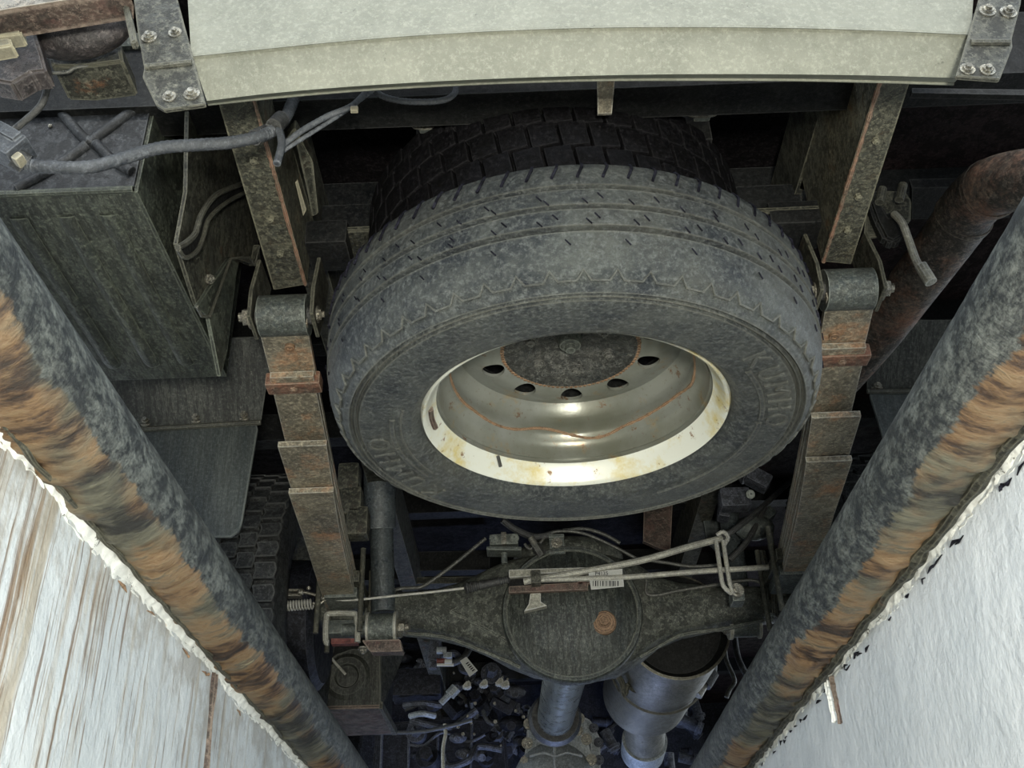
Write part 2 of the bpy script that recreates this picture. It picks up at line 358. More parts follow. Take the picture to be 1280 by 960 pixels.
def solo(name, b, mat, label, cat, group=None):
    vs = [v.co for v in b.bm.verts]
    base = Vector(((min(v.x for v in vs) + max(v.x for v in vs)) / 2, (min(v.y for v in vs) + max(v.y for v in vs)) / 2, min(v.z for v in vs)))
    o = link(name, b, mat, base); o.location = base; o['_base'] = list(base)
    o['label'] = label; o['category'] = cat
    if group: o['group'] = group
    return o
def struct(name, b, mat, base=(0, 0, 0)):
    o = link(name, b, mat, base); o.location = base; o['_base'] = list(base); o['kind'] = 'structure'; return o
def bolt(parent, p, d, r, h=None, mat='bolt', name='bolt', washer=True):
    p = Vector(p); d = Vector(d).normalized(); b = B()
    if washer: b.cyl(p - d * r * 0.3, p + d * r * 0.25, r * 1.45, seg=16)
    b.hexa(p, p + d * (h or r * 0.9), r)
    b.cyl(p, p + d * ((h or r * 0.9) + r * 0.5), r * 0.55, seg=10)
    return part(name, b, mat, parent)
def coil(b, p0, p1, R, turns, r):
    p0, p1 = Vector(p0), Vector(p1); d = (p1 - p0); u = d.normalized().orthogonal().normalized(); w = d.normalized().cross(u); n = int(turns * 12)
    b.tube([p0 + d * (i / n) + (u * math.cos(i * math.pi / 6) + w * math.sin(i * math.pi / 6)) * R for i in range(n + 1)], r, 5)
def text_bm(s, size, ext):
    cu = bpy.data.curves.new('t', 'FONT'); cu.body = s; cu.size = size; cu.extrude = ext; cu.align_x = 'CENTER'; cu.align_y = 'CENTER'; cu.resolution_u = 3
    o = bpy.data.objects.new('t', cu); COL.objects.link(o)
    me = bpy.data.meshes.new_from_object(o.evaluated_get(bpy.context.evaluated_depsgraph_get()))
    t = bmesh.new(); t.from_mesh(me); bpy.data.meshes.remove(me); bpy.data.objects.remove(o); bpy.data.curves.remove(cu); return t
ZZ = Vector((0, 0, 1)); DN = Vector((0, 0, -1)); BK = Vector((0, -1, 0)); RX = Vector((1, 0, 0))

# ================================================================= the pit
def slab(x0, x1, y0, y1, z0, z1):
    b = B(); b.box(((x0 + x1) / 2, (y0 + y1) / 2, (z0 + z1) / 2), (x1 - x0, y1 - y0, z1 - z0)); return b
struct('floor', slab(-1.2, 1.2, -2.6, 6.2, -1.9, -1.8), 'concrete')
LX, RXW = -0.468, 0.490
wl = struct('wall_left', slab(LX - 0.25, LX, -2.4, 6.0, -1.8, -0.052), 'wall_left')
wr = struct('wall_right', slab(RXW, RXW + 0.25, -2.4, 6.0, -1.8, -0.048), 'wall_right')
struct('wall_front', slab(-0.72, 0.74, 6.0, 6.2, -1.8, -0.005), 'concrete')
struct('wall_back', slab(-0.72, 0.74, -2.6, -2.4, -1.8, -0.005), 'concrete')
struct('ground_left', slab(-7, LX - 0.25, -7, 9, -0.2, -0.005), 'concrete')
struct('ground_right', slab(RXW + 0.25, 7, -7, 9, -0.2, -0.005), 'concrete')
struct('ground_back', slab(LX - 0.25, RXW + 0.25, -7, -2.6, -0.2, -0.005), 'concrete')
def bead(x, sgn, parent, nm, wid):
    b = B(); rows = []; N = 1500
    for i in range(N):
        y = -0.8 + 6.6 * i / (N - 1); row = []
        lo = wid * (0.85 + 0.35 * noise.noise(Vector((y * 5, sgn, 0))) + 0.13 * noise.noise(Vector((y * 22, sgn, 2))) + 0.07 * noise.noise(Vector((y * 75, sgn, 5))))
        for j in range(13):
            t = j / 12
            out = (0.013 if sgn < 0 else 0.008) * math.sin(math.pi * min(1, t * 0.95 + 0.25)) * (0.95 + 0.12 * noise.noise(Vector((y * 9, t * 2, sgn)))) + 0.0035 * noise.noise(Vector((y * 45, t * 9, sgn))) + 0.002 * noise.noise(Vector((y * 130, t * 20, sgn)))
            if j == 12: out = -0.004
            row.append(b.bm.verts.new((x - sgn * out, y, -0.030 - lo * t)))
        rows.append(row)
    for a, c in zip(rows, rows[1:]):
        for j in range(12): b.bm.faces.new((a[j], a[j + 1], c[j + 1], c[j]))
    return part(nm, b, 'plaster', parent, 'chipped white plaster edge under the pipe')
bead(LX, -1, wl, 'plaster_edge', 0.045); bead(RXW, 1, wr, 'plaster_edge', 0.044)
def chips(x, sgn, parent, nm, mat, z0, n, y0, y1, label):
    b = B()
    for k in range(n):
        y = y0 + (y1 - y0) * random.random(); z = z0 + random.uniform(-.003, .004); L = random.uniform(.010, .035)
        b.tube([Vector((x - sgn * .0005, y, z)), Vector((x - sgn * .002, y + L * .5, z + random.uniform(-.003, .003))), Vector((x - sgn * .0005, y + L, z + random.uniform(-.004, .004)))], [.0006, random.uniform(.0010, .0024), .0006], 6)
    part(nm, b, mat, parent, label, stuff=True)
chips(RXW, 1, wr, 'dark_cracks', 'ink', -.071, 46, .45, 2.4, 'black chips where plaster meets the right pipe')
chips(LX, -1, wl, 'rusty_cracks', 'boltrust', -.073, 14, .35, 2.2, 'rusty chips in the left plaster edge')
def sealant(x, sgn, parent, y0, y1, r):
    pts = [Vector((x - sgn * (.012 + .004 * noise.noise(Vector((k * .21, 1, sgn)))), y0 + (y1 - y0) * k / 300, -.054 + .004 * noise.noise(Vector((k * .13, 2, sgn))))) for k in range(301)]
    b = B(); b.tube(pts, [r * (.7 + .8 * abs(noise.noise(Vector((k * .17, 5, sgn))))) for k in range(301)], 7); part('dark_joint', b, 'chassis', parent, 'dark mossy joint between pipe and plaster')
sealant(RXW, 1, wr, .4, 3.0, .009); sealant(LX, -1, wl, .35, 3.0, .004)
# vertical gouges broken into the plaster under pipe joints
def gouge(pts, x, sgn, parent, nm, mat, wd, label):
    b = B(); rows = []
    n = 30
    for i in range(n):
        t = i / (n - 1); y = pts[0][0] + (pts[1][0] - pts[0][0]) * t + 0.004 * noise.noise(Vector((t * 8, 3, x)))
        z = pts[0][1] + (pts[1][1] - pts[0][1]) * t
        h = wd * (0.75 + 0.8 * noise.noise(Vector((t * 9, 1, x)))) * (1 - 0.45 * t)
        rows.append([b.bm.verts.new(q) for q in ((x + sgn * 0.001, y - h, z), (x - sgn * 0.005, y - h * 0.5, z), (x - sgn * 0.002, y + 0.002, z), (x - sgn * 0.006, y + h * 0.6, z), (x + sgn * 0.001, y + h, z))])
    for a, c in zip(rows, rows[1:]):
        for j in range(4): b.bm.faces.new((a[j], a[j + 1], c[j + 1], c[j]))
    return part(nm, b, mat, parent, label)
q0, q1 = at(266, 845, x=LX), at(262, 985, x=LX)
gouge(((q0.y, -0.06), (q1.y, -0.50)), LX, -1, wl, 'rust_crack', 'rustplate', 0.010, 'rust brown vertical crack below the left pipe')
q0, q1 = at(1040, 838, x=RXW), at(1052, 905, x=RXW)
gouge(((q0.y, -0.06), (q0.y, q1.z)), RXW, 1, wr, 'rust_crack', 'rustplate', 0.006, 'narrow rusty crack in pale plaster')
gouge(((q0.y + 0.03, -0.06), (q0.y + 0.03, q1.z + 0.01)), RXW, 1, wr, 'plaster_chip', 'plaster', 0.012, 'flaked plaster strip beside the crack')

def edge_pipe(cx, sgn, mat, label):
    R = 0.056; N = 1100; K = 56; b = B(); rows = []
    for i in range(N):
        y = -0.8 + 6.7 * i / (N - 1); row = []
        for k in range(K):
            a = 2 * math.pi * k / K; nx, nzv = math.cos(a), math.sin(a)
            side = nx * sgn * 12 * R + nzv * -9 * R
            w = max(0, min(1, (side + 0.9 * noise.noise(Vector((nx * 1.2, y * 5, nzv * 1.2 + sgn))) - 0.10) * 3))
            fl = noise.noise(Vector((nx * 1.0 + sgn, y * 26, nzv))) + 0.5 * noise.noise(Vector((nx * 2, y * 70, nzv * 2)))
            r = R + 0.0005 * noise.noise(Vector((nx * 9, y * 60, nzv * 9))) + w * (0.0042 * fl - 0.0015 + (0.002 if fl > 0.25 else 0))
            row.append(b.bm.verts.new((cx + r * nx, y, r * nzv)))
        rows.append(row)
    for a_, c_ in zip(rows, rows[1:]):
        for k in range(K): b.bm.faces.new((a_[k], a_[(k + 1) % K], c_[(k + 1) % K], c_[k]))
    o = link('steel_pipe', b, mat, (cx, 0, 0)); o.location = (cx, 0, 0); o['label'] = label; o['category'] = 'pipe'
    o['group'] = 'steel pipes capping the pit edges'
PLX, PRX = -0.446, 0.458
edge_pipe(PLX, -1, 'pipe_left', 'dark steel pipe flaking ochre rust along the streaked left pit wall')
edge_pipe(PRX, 1, 'pipe_right', 'dark steel pipe with rusty patches along the clean pale right pit wall')

# ================================================================= cargo body underside
t = thing('cargo_floor', 'black underside of the cargo body with cross joists above everything', 'truck body', (0.09, 1.0, 0.9))
part('floor_panel', slab(-1.1, 0.62, 0.93, 5.6, 0.92, 0.96), 'floor_dark', t)
part('floor_panel', slab(0.62, 1.3, 0.93, 5.6, 0.90, 0.96), 'plum', t, 'reddish black floor panel on the right')
for y in (1.55, 2.0, 2.45, 2.95, 3.5, 4.1, 4.8):
    part('joist', slab(-1.1, 1.3, y, y + 0.05, 0.84, 0.92), 'dark', t)
part('side_rail', slab(-1.12, -1.06, 0.9, 5.6, 0.72, 0.96), 'dark', t); part('side_rail', slab(1.26, 1.32, 0.9, 5.6, 0.72, 0.96), 'dark', t)
q = at(700, 113, y=1.06)
t = solo('cross_beam', slab(-1.0, 1.22, 1.06, 1.12, q.z, q.z + 0.13), 'dark', 'long dark cross beam just behind the pale rear panel', 'beam')
b = B(); b.prism([at(1140, 116, y=1.045), at(1290, 119, y=1.045), at(1290, 112, y=1.045), at(1140, 110, y=1.045)], (0, .01, 0))
part('beam_flange', b, 'dark', t)

# ================================================================= chassis rails
def rail(sgn, pf0, pf1, po0, po1, zb, h, label):
    A, Bq = at(*pf0, z=zb), at(*pf1, z=zb)        # inner edge of lower flange, rear & front
    C, D = at(*po0, z=zb), at(*po1, z=zb)         # outer edge
    t = thing('chassis_rail', label, 'chassis rail', ((A.x + C.x) / 2, A.y, zb), 'chassis rails of the truck')
    def xy(a, c, k): return a + (c - a) * k
    A0 = A + (A - Bq) * 0.14; C0 = C + (C - D) * 0.14
    b = B(); b.prism([A0, Bq, D, C0], (0, 0, 0.008), 0.0015); part('lower_flange', b, 'rail', t)
    b = B(); w = Vector((-sgn * 0.006, 0, 0)) * -1
    b.prism([A0, Bq, Bq + ZZ * h, A0 + ZZ * h], (sgn * 0.006, 0, 0)); part('web', b, 'rail', t)
    b = B(); b.prism([A0 + ZZ * h, Bq + ZZ * h, D + ZZ * h, C0 + ZZ * h], (0, 0, 0.007))
    part('upper_flange', b, 'chassis', t)
    # weld bead / rusty edge line
    b = B(); b.tube([A0.lerp(Bq, i / 60) + Vector((sgn * 0.003, 0, -0.001 + 0.0015 * random.random())) for i in range(61)], [0.0022 + 0.0018 * random.random() for i in range(61)], 6)
    part('rusty_edge', b, 'leafr', t, 'rust line along the flange edge')
    b = B(); E0 = Bq.lerp(D, 0.0); b.box((Bq.x + sgn * 0.02, Bq.y + 1.7, zb + h + 0.06), (0.05, 3.9, 0.13)); part('front_section', b, 'chassis', t)
    for k in (0.35, 0.62, 0.8):
        p = (C0.lerp(D, k) + A0.lerp(Bq, k)) / 2
        bolt(t, p, DN, 0.006, name='rivet', mat='rail', washer=False)
    return t
rl = rail(-1, (321, 128), (384, 356), (273, 130), (342, 363), 0.55, 0.13, 'left chassis rail with rust line, the loom crossing in front of it')
rr = rail(1, (1096, 107), (1027, 327), (1136, 108), (1064, 331), 0.55, 0.19, 'right chassis rail with moss specks beside the rusty tailpipe')
b = B(); c = at(1065, 130, x=at(1075, 170, z=0.60).x)
b.ball(c, 0.014, (0.15, 0.5, 1.6)); part('slot_hole', b, 'ink', rr)
for (s, e, w, m, lb) in (((1054, 98), (1021, 228), 0.004, 'cream', 'thin cream strip painted as a sky-lit gap along the right rail'), ((1042, 98), (1006, 236), 0.009, 'chassis', 'dark flanged strip inside the right rail')):  # cream strip paints in the sky light of a gap by the rail
    b = B(); P0, P1 = at(*s, z=0.735), at(*e, z=0.735)
    b.prism([P0 - RX * w, P1 - RX * w, P1 + RX * w, P0 + RX * w], (0, 0, 0.05)); solo('rail_strip', b, m, lb, 'strip')
b = B(); b.prism([at(391, 203, z=.58), at(398, 268, z=.58), at(390, 272, z=.58), at(384, 240, z=.58), at(370, 180, z=.58), at(355, 178, z=.58), at(368, 160, z=.58)], (0, 0, .02), .002)
solo('loom_bracket', b, 'chassis', 'curved dark bracket hanging inside the left rail under the loom', 'bracket')
b = B(); b.prism([at(372, 225, z=.577), at(383, 262, z=.577), at(379, 270, z=.577), at(369, 228, z=.577)], (0, 0, .001))
solo('label_strip', b, 'cream', 'narrow pale strip on the inside of the left rail', 'strip')
# cross member behind the spare, with the end boxes
t = thing('crossmember', 'dark crossmember between the rails, mostly hidden behind the spare tyres', 'crossmember', (0.09, 1.35, 0.6))
P0, P1 = at(378, 292, z=0.62), at(1030, 262, z=0.62)
b = B(); b.prism([P0, P0 + Vector((0, .09, 0)), P1 + Vector((0, .09, 0)), P1], (0, 0, .012), .003); part('flange', b, 'chassis', t)
b = B(); b.prism([P0 + Vector((0, .09, 0)), P1 + Vector((0, .09, 0)), P1 + Vector((0, .09, .14)), P0 + Vector((0, .09, .14))], (0, .008, 0)); part('web', b, 'dark', t)
for (x0, y0, x1, y1) in ((380, 292, 442, 345), (962, 268, 1026, 318)):
    b = B(); a, c = at(x0, y0, z=0.615), at(x1, y1, z=0.585)
    b.box((a + c) / 2 + ZZ * .02, (abs(c.x - a.x), abs(c.y - a.y), 0.05), bev=.008); part('end_box', b, 'dark', t)

# small clips on the floor
for i, (px, py) in enumerate(((534, 160), (878, 145))):
    c = at(px, py, z=0.66); b = B()
    b.tube([c + Vector((-.024, 0, .030)), c + Vector((-.022, 0, .006)), c + Vector((-.012, 0, 0)), c + Vector((.012, 0, 0)), c + Vector((.022, 0, .006)), c + Vector((.024, 0, .030))], .003, 6, sub=3)
    t = thing('hanger_clip', ('u-shaped clip under the floor left of the top of the dark spare tyre', 'u-shaped clip under the floor right of the top of the dark spare tyre')[i], 'clip', c, 'u-shaped clips above the spare')
    part('wire', b, 'bolt', t)
    b = B(); b.box(c + Vector((0, .005, .012)), (.026, .012, .028), bev=.004); part('block', b, 'bush', t)
    b = B(); b.box(c + Vector((0, .06, .13)), (.045, .02, .26)); part('drop_leg', b, 'dark', t)
b = B(); A, C = at(758, 88, y=1.0), at(756, 142, y=1.06)
b.prism([A - RX * .013, A + RX * .013, C + RX * .010, C - RX * .010], (0, .006, .003)); solo('carrier_strap', b, 'leaf', 'short vertical strap between pale panel and dark spare tyre', 'strap')

# ================================================================= rear panel and its brackets
PY = 0.84
low = [(255, 127), (330, 118), (420, 110), (520, 103.5), (640, 98), (760, 94.5), (880, 93), (1000, 93.5), (1100, 95), (1198, 98)]
mid = [(252, 108), (330, 100), (420, 92), (520, 85.5), (640, 80), (760, 77), (880, 76.5), (1000, 77), (1100, 79), (1202, 82)]
fld = [(242, 79), (330, 70), (420, 61), (520, 53), (640, 46.5), (760, 43), (880, 42.5), (1000, 44), (1100, 47), (1210, 52)]
top = [(x - (8 if x < 700 else -8) * 2.2, -170) for x, y in fld]
t = thing('bumper_panel', 'broad off-white rear cross panel with folded lower edge', 'bumper panel', (0.09, PY, 0.38))
def quadstrip(r0, r1): 
    b = B()
    for i in range(len(r0) - 1): b.face([r0[i], r0[i + 1], r1[i + 1], r1[i]])
    bmesh.ops.remove_doubles(b.bm, verts=b.bm.verts, dist=1e-5)
    return b
def dens(pts, y, yo=0): 
    P_ = [at(px, py, y=y) + Vector((0, yo, 0)) for px, py in pts]; return smooth(P_, 6)
L0 = dens(low, PY + .004); L1 = dens(mid, PY, .026); L2 = dens(mid, PY, .026); L3 = dens(fld, PY); L4 = dens(fld, PY, -.010); L5 = dens(top, PY + .01)
L0b = [p + Vector((0, .004, .004)) for p in L0]
b = quadstrip(L0, L1); part('lower_lip', b, 'panel', t)
L3b = [q_ + Vector((0, -.004, .001)) for q_ in L3]
b = quadstrip(L2, L3b); part('folded_band', b, 'panel', t)
b = quadstrip(L4, L5); part('face', b, 'panel', t)
b = quadstrip([p + Vector((0, 0, .0005)) for p in L0], L0b); part('return_lip', b, 'panel', t)
b = B(); b.tube([q_ + Vector((0, .001, 0)) for q_ in L1], .0022, 8); part('bead', b, 'panel', t)
b = quadstrip(L3b, [q_ + Vector((0, 0, .003)) for q_ in L4]); part('upper_fold', b, 'panel', t)
def plate_bracket(polys, holes, label, fold):
    c = at(*polys[0], y=PY - .02)
    t = thing('mounting_plate', label, 'bracket', c, 'bolted plates at the ends of the rear panel')
    yy = PY - .022
    b = B(); b.prism([at(*p, y=yy) for p in polys], (0, .006, 0), .001); part('plate', b, 'bracket', t)
    b = B(); b.tube([at(*fold[0], y=yy - .001), at(*fold[1], y=yy - .001)], .004, 8); part('fold', b, 'bracket', t)
    for h, r in holes: bolt(t, at(*h, y=yy), BK, r, r * .7)
    return t
plate_bracket([(160, -60), (205, -60), (222, 0), (257, 130), (205, 137), (195, 131), (178, 96), (180, 85), (172, 40)],
              [((187, 47), .0065), ((219, 41), .0055), ((212, 121), .0055), ((240, 118), .0065)], 'dark mounting plate with four bolts at left end of pale panel', ((182, 84), (240, 78)))
plate_bracket([(1238, -60), (1284, -60), (1276, 5), (1265, 48), (1266, 58), (1250, 99), (1195, 95), (1222, 5)],
              [((1234, 14), .0068), ((1260, 16), .0068), ((1209, 87), .006), ((1234, 88), .006)], 'dark mounting plate with four bolts at right end of pale panel', ((1213, 53), (1262, 53)))

# ================================================================= tyres
SPC = Vector((0.092, 1.434, 0.275))
def ring(r0, z0, r1, z1, c, seg=128):
    return B().lathe([(r0, z0), (r1, z1)], c, 'z', seg)
t = thing('spare_wheel', 'large spare wheel with pale rust-spotted rim hanging under the truck', 'wheel', SPC)
t.scale = (1.027, 1.027, 1.0)
R = 0.384
prof = [(.237, .032), (.240, .018), (.252, .006), (.262, .003), (.290, .0005), (.318, .000), (.330, .002), (.333, .009), (.337, .0025), (.3415, .010), (.345, .0025), (.351, .006),
        (.357, .014), (.366, .024), (.372, .036), (.377, .052), (.379, .068), (.3805, .076), (.370, .077), (.370, .0835), (.3822, .085), (.3835, .111), (.373, .112), (.373, .1175), (.3842, .119),
        (.384, .145), (.373, .146), (.373, .1515), (.3838, .153), (.382, .180), (.378, .194), (.370, .202), (.35, .21), (.31, .214), (.26, .21), (.237, .18)]
b = B().lathe(prof, SPC, 'z', 160); ty = part('tyre', b, 'tyre', t, 'worn grey road tyre')
b = B()      # zigzag shoulder edge
n = 54
for k in range(n):
    a0 = 2 * math.pi * k / n
    def q(a, r, z): return SPC + Vector((r * math.cos(a), r * math.sin(a), z))
    da = 2 * math.pi / n
    pts = [q(a0, .359, .013), q(a0 + da * .28, .359, .013), q(a0 + da * .5, .3668, .0245), q(a0 + da * .72, .359, .013), q(a0 + da, .359, .013)]
    b.tube(pts, .0019, 5)
part('shoulder_zigzag', b, 'tyre', ty)
b = B()      # sipes along the ribs: short raised-edge nicks
for rowz, num in ((.094, 40), (.103, 37), (.128, 40), (.137, 33), (.064, 26)):
    for k in range(num):
        a = 2 * math.pi * (k + random.random() * .3) / num; r = .3842 if rowz > .08 else .3792
        if rowz > .12: r = .3848
        p0 = SPC + Vector((r * math.cos(a), r * math.sin(a), rowz)); p1 = SPC + Vector((r * math.cos(a + .017), r * math.sin(a + .017), rowz - .009))
        b.tube([p0, p1], .0011, 4)
part('sipes', b, 'ink', ty, stuff=True)
b = B()
for k in range(72):
    a = 2 * math.pi * k / 72
    p0 = SPC + Vector((.3842 * math.cos(a), .3842 * math.sin(a), .166)); p1 = SPC + Vector((.3815 * math.cos(a + .02), .3815 * math.sin(a + .02), .187)); p2 = SPC + Vector((.372 * math.cos(a + .02), .372 * math.sin(a + .02), .2015))
    b.tube([p0, p1, p2], .0026, 4)
part('edge_notches', b, 'ink', ty, stuff=True)
b = B()      # raised bands near the bead
def arc_band(r0, r1, a0, a1, z):
    n = 24; t_ = []
    for k in range(n + 1):
        a = a0 + (a1 - a0) * k / n; ca, sa = math.cos(a), math.sin(a)
        t_.append([b.bm.verts.new(SPC + Vector((r * ca, r * sa, zz))) for r, zz in ((r0, z + .004), (r0 + .0015, z), (r1 - .0015, z), (r1, z + .004))])
    for u, v in zip(t_, t_[1:]):
        for j in range(3): b.bm.faces.new((u[j], u[j + 1], v[j + 1], v[j]))
    b.bm.faces.new(t_[0]); b.bm.faces.new(t_[-1])
b = B(); arc_band(.276, .286, math.radians(-32), math.radians(-2), -.0018); part('bead_band', b, 'tyre', ty)
b = B(); arc_band(.276, .286, math.radians(0), math.radians(58), -.0018); part('bead_band', b, 'tyre', ty)

b = B(); arc_band(.276, .286, math.radians(150), math.radians(172), -.0018); part('bead_band', b, 'tyre', ty)
b = B(); arc_band(.276, .286, math.radians(174), math.radians(190), -.0018); part('bead_band', b, 'tyre', ty)
b = B(); arc_band(.265, .271, math.radians(150), math.radians(196), .0005); part('bead_band', b, 'tyre', ty)

def sidewall_text(word, centre_deg, step, nm):
    n = len(word)
    for i, ch in enumerate(word):
        bb = B()
        # seen from below the word runs clockwise, letter tops outward
        a = math.radians(centre_deg + (i - (n - 1) / 2) * step)
        tb = text_bm(ch, .050, .0032)
        out = Vector((math.cos(a), math.sin(a), 0)); nrm = DN
        xr = out.cross(nrm)
        m = Matrix((xr, out, nrm)).transposed().to_4x4(); m.translation = SPC + out * .304 + Vector((0, 0, .0002))
        bb._join(tb, m)
        part(nm, bb, 'tyre', ty)
sidewall_text('KUMHO', -19, 8.8, 'raised_lettering'); sidewall_text('KUMHO', 158, 8.8, 'raised_lettering')
# rim
lp = [(.2385, .033), (.238, .024), (.235, .019), (.2315, .021), (.229, .026), (.222, .040), (.2165, .052), (.2145, .054)]
rp = [(.2145, .054), (.2145, .0615), (.2105, .0615), (.2095, .068), (.208, .080), (.203, .092), (.196, .099), (.193, .112), (.197, .124), (.195, .138), (.187, .150), (.182, .162)]
b = B().lathe(rp, SPC, 'z', 144); part('upper_barrel', B().lathe([(.182, .163), (.182, .195), (.21, .205), (.236, .205)], SPC, 'z', 72), 'dark', t, 'upper barrel coloured dark as shade behind the hand holes')  # dark colour stands in for the deep shade seen through the holes
rim = part('rim', b, 'rim', t, 'pale painted steel rim with rust spots')
part('rim_lip', B().lathe(lp, SPC, 'z', 144), 'rim_lip', rim, 'bright cream lip with rust spots')
def disc_z(r):
    return .128 + .020 * math.sin(math.pi * min(1, max(0, (r - .10) / .085))) * -1 + (0.012 if r < .12 else 0) * (1 - (r - .10) / .02)
b = B(); NH = 10; r_in, r_out, rh, rho = .088, .186, .134, .0185
off = math.radians(16)
for k in range(NH):
    ac = off + 2 * math.pi * k / NH; half = math.pi / NH
    outer = []; S = 8
    for i in range(S): outer.append((r_out, ac - half + 2 * half * i / S))
    for i in range(S): outer.append((r_out + (r_in - r_out) * i / S, ac + half))
    for i in range(S): outer.append((r_in, ac + half - 2 * half * i / S))
    for i in range(S): outer.append((r_in + (r_out - r_in) * i / S, ac - half))
    def P3(r, a): return SPC + Vector((r * math.cos(a), r * math.sin(a), 0.160 - .016 * math.sin(math.pi * min(1, max(0, (r - .09) / .09)))))
    o3 = [P3(r, a) for r, a in outer]
    cxy = Vector((rh * math.cos(ac), rh * math.sin(ac)))
    inn = []
    for r, a in outer:
        v = Vector((r * math.cos(a), r * math.sin(a))) - cxy; v = v.normalized() * rho + cxy
        inn.append(P3(v.length, math.atan2(v.y, v.x)))
    md = [o.lerp(i_, .6) for o, i_ in zip(o3, inn)]
    up = [p + ZZ * .006 for p in inn]
    m_ = len(o3)
    for i in range(m_):
        j = (i + 1) % m_
        b.face([o3[i], o3[j], md[j], md[i]]); b.face([md[i], md[j], inn[j], inn[i]]); b.face([inn[i], inn[j], up[j], up[i]])
bmesh.ops.remove_doubles(b.bm, verts=b.bm.verts, dist=1e-5)
part('wheel_disc', b, 'rim', rim, 'disc with round hand holes')
b = B().lathe([(.001, .180), (.02, .178), (.045, .168), (.060, .162), (.075, .152), (.095, .147), (.106, .146), (.110, .148), (.110, .158)], SPC, 'z', 72); hub = part('hub_plate', b, 'hub', t, 'dark round clamping plate in the rim centre')
b = B()
for k in range(90):
    a = 2 * math.pi * k / 90; r = .1095 + .001 * random.random(); b.ball(SPC + Vector((r * math.cos(a), r * math.sin(a), .1480)), .0040, (1, 1, .7), 6)
part('rust_edge', b, 'boltrust', hub)
for k in range(6):
    a = math.radians(k * 60 + 20); bolt(hub, SPC + Vector((.068 * math.cos(a), .068 * math.sin(a), .156)), DN, .008, mat='hub', name='stud')
b = B(); b.cyl(SPC + ZZ * .18, SPC + ZZ * .158, .022, .017, 24); b.cyl(SPC + ZZ * .158, SPC + ZZ * .148, .008, .008); part('centre_bolt', b, 'bush', hub)
b = B(); pts = []
for k in range(181):
    a = math.radians(-35 + k * 250 / 180); w = noise.noise(Vector((k * .045, 1, 4)))
    zz = .104 + .022 * w + .004 * math.cos(a * 2)
    rs = next((r0 + (r1 - r0) * (zz - z0) / (z1 - z0) for (r0, z0), (r1, z1) in zip(rp[2:], rp[3:]) if z0 <= zz <= z1), .195)
    pts.append(SPC + Vector((rs * math.cos(a), rs * math.sin(a), zz)))
b.tube(pts, [.0022 + .0012 * random.random() for _ in pts], 6); part('rust_seam', b, 'boltrust', rim, 'wavy rusty seam inside the barrel')
b = B(); pts = [SPC + Vector((.2235 * math.cos(math.radians(a)), .2235 * math.sin(math.radians(a)), .0355)) for a in range(170, 186, 1)]
b.tube(pts, .0055, 6); part('balance_weight', b, 'rustplate', rim, 'brown rusty balance weight on the rim edge')
b = B(); p = SPC + Vector((.212 * math.cos(2.2), .212 * math.sin(2.2), .05)); b.tube([p, p + Vector((.004, 0, -.02))], .003, 8); part('valve', b, 'hose', rim)

S2 = Vector((0.075, 1.410, 0.492)); R2 = .318
t = thing('second_spare_tyre', 'darker chunky spare tyre stacked above the pale rimmed spare', 'tyre', S2)
pr = [(.20, .02), (.25, .0), (.285, .004), (.300, .02), (.305, .05), (.306, .10), (.305, .14), (.300, .165), (.285, .18), (.25, .185), (.20, .17)]
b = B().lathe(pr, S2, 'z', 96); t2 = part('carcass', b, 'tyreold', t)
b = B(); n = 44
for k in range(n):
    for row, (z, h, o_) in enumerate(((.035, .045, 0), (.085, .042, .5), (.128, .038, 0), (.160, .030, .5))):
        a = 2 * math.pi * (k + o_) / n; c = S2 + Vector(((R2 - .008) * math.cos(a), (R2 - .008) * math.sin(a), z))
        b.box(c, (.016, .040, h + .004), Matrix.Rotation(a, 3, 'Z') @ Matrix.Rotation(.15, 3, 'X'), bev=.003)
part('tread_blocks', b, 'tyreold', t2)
t = solo('carrier_tube', B().cyl(Vector((.087, 1.432, .47)), Vector((.087, 1.432, .84)), .022), 'dark', 'dark winch tube above the spare wheel hub', 'tube')

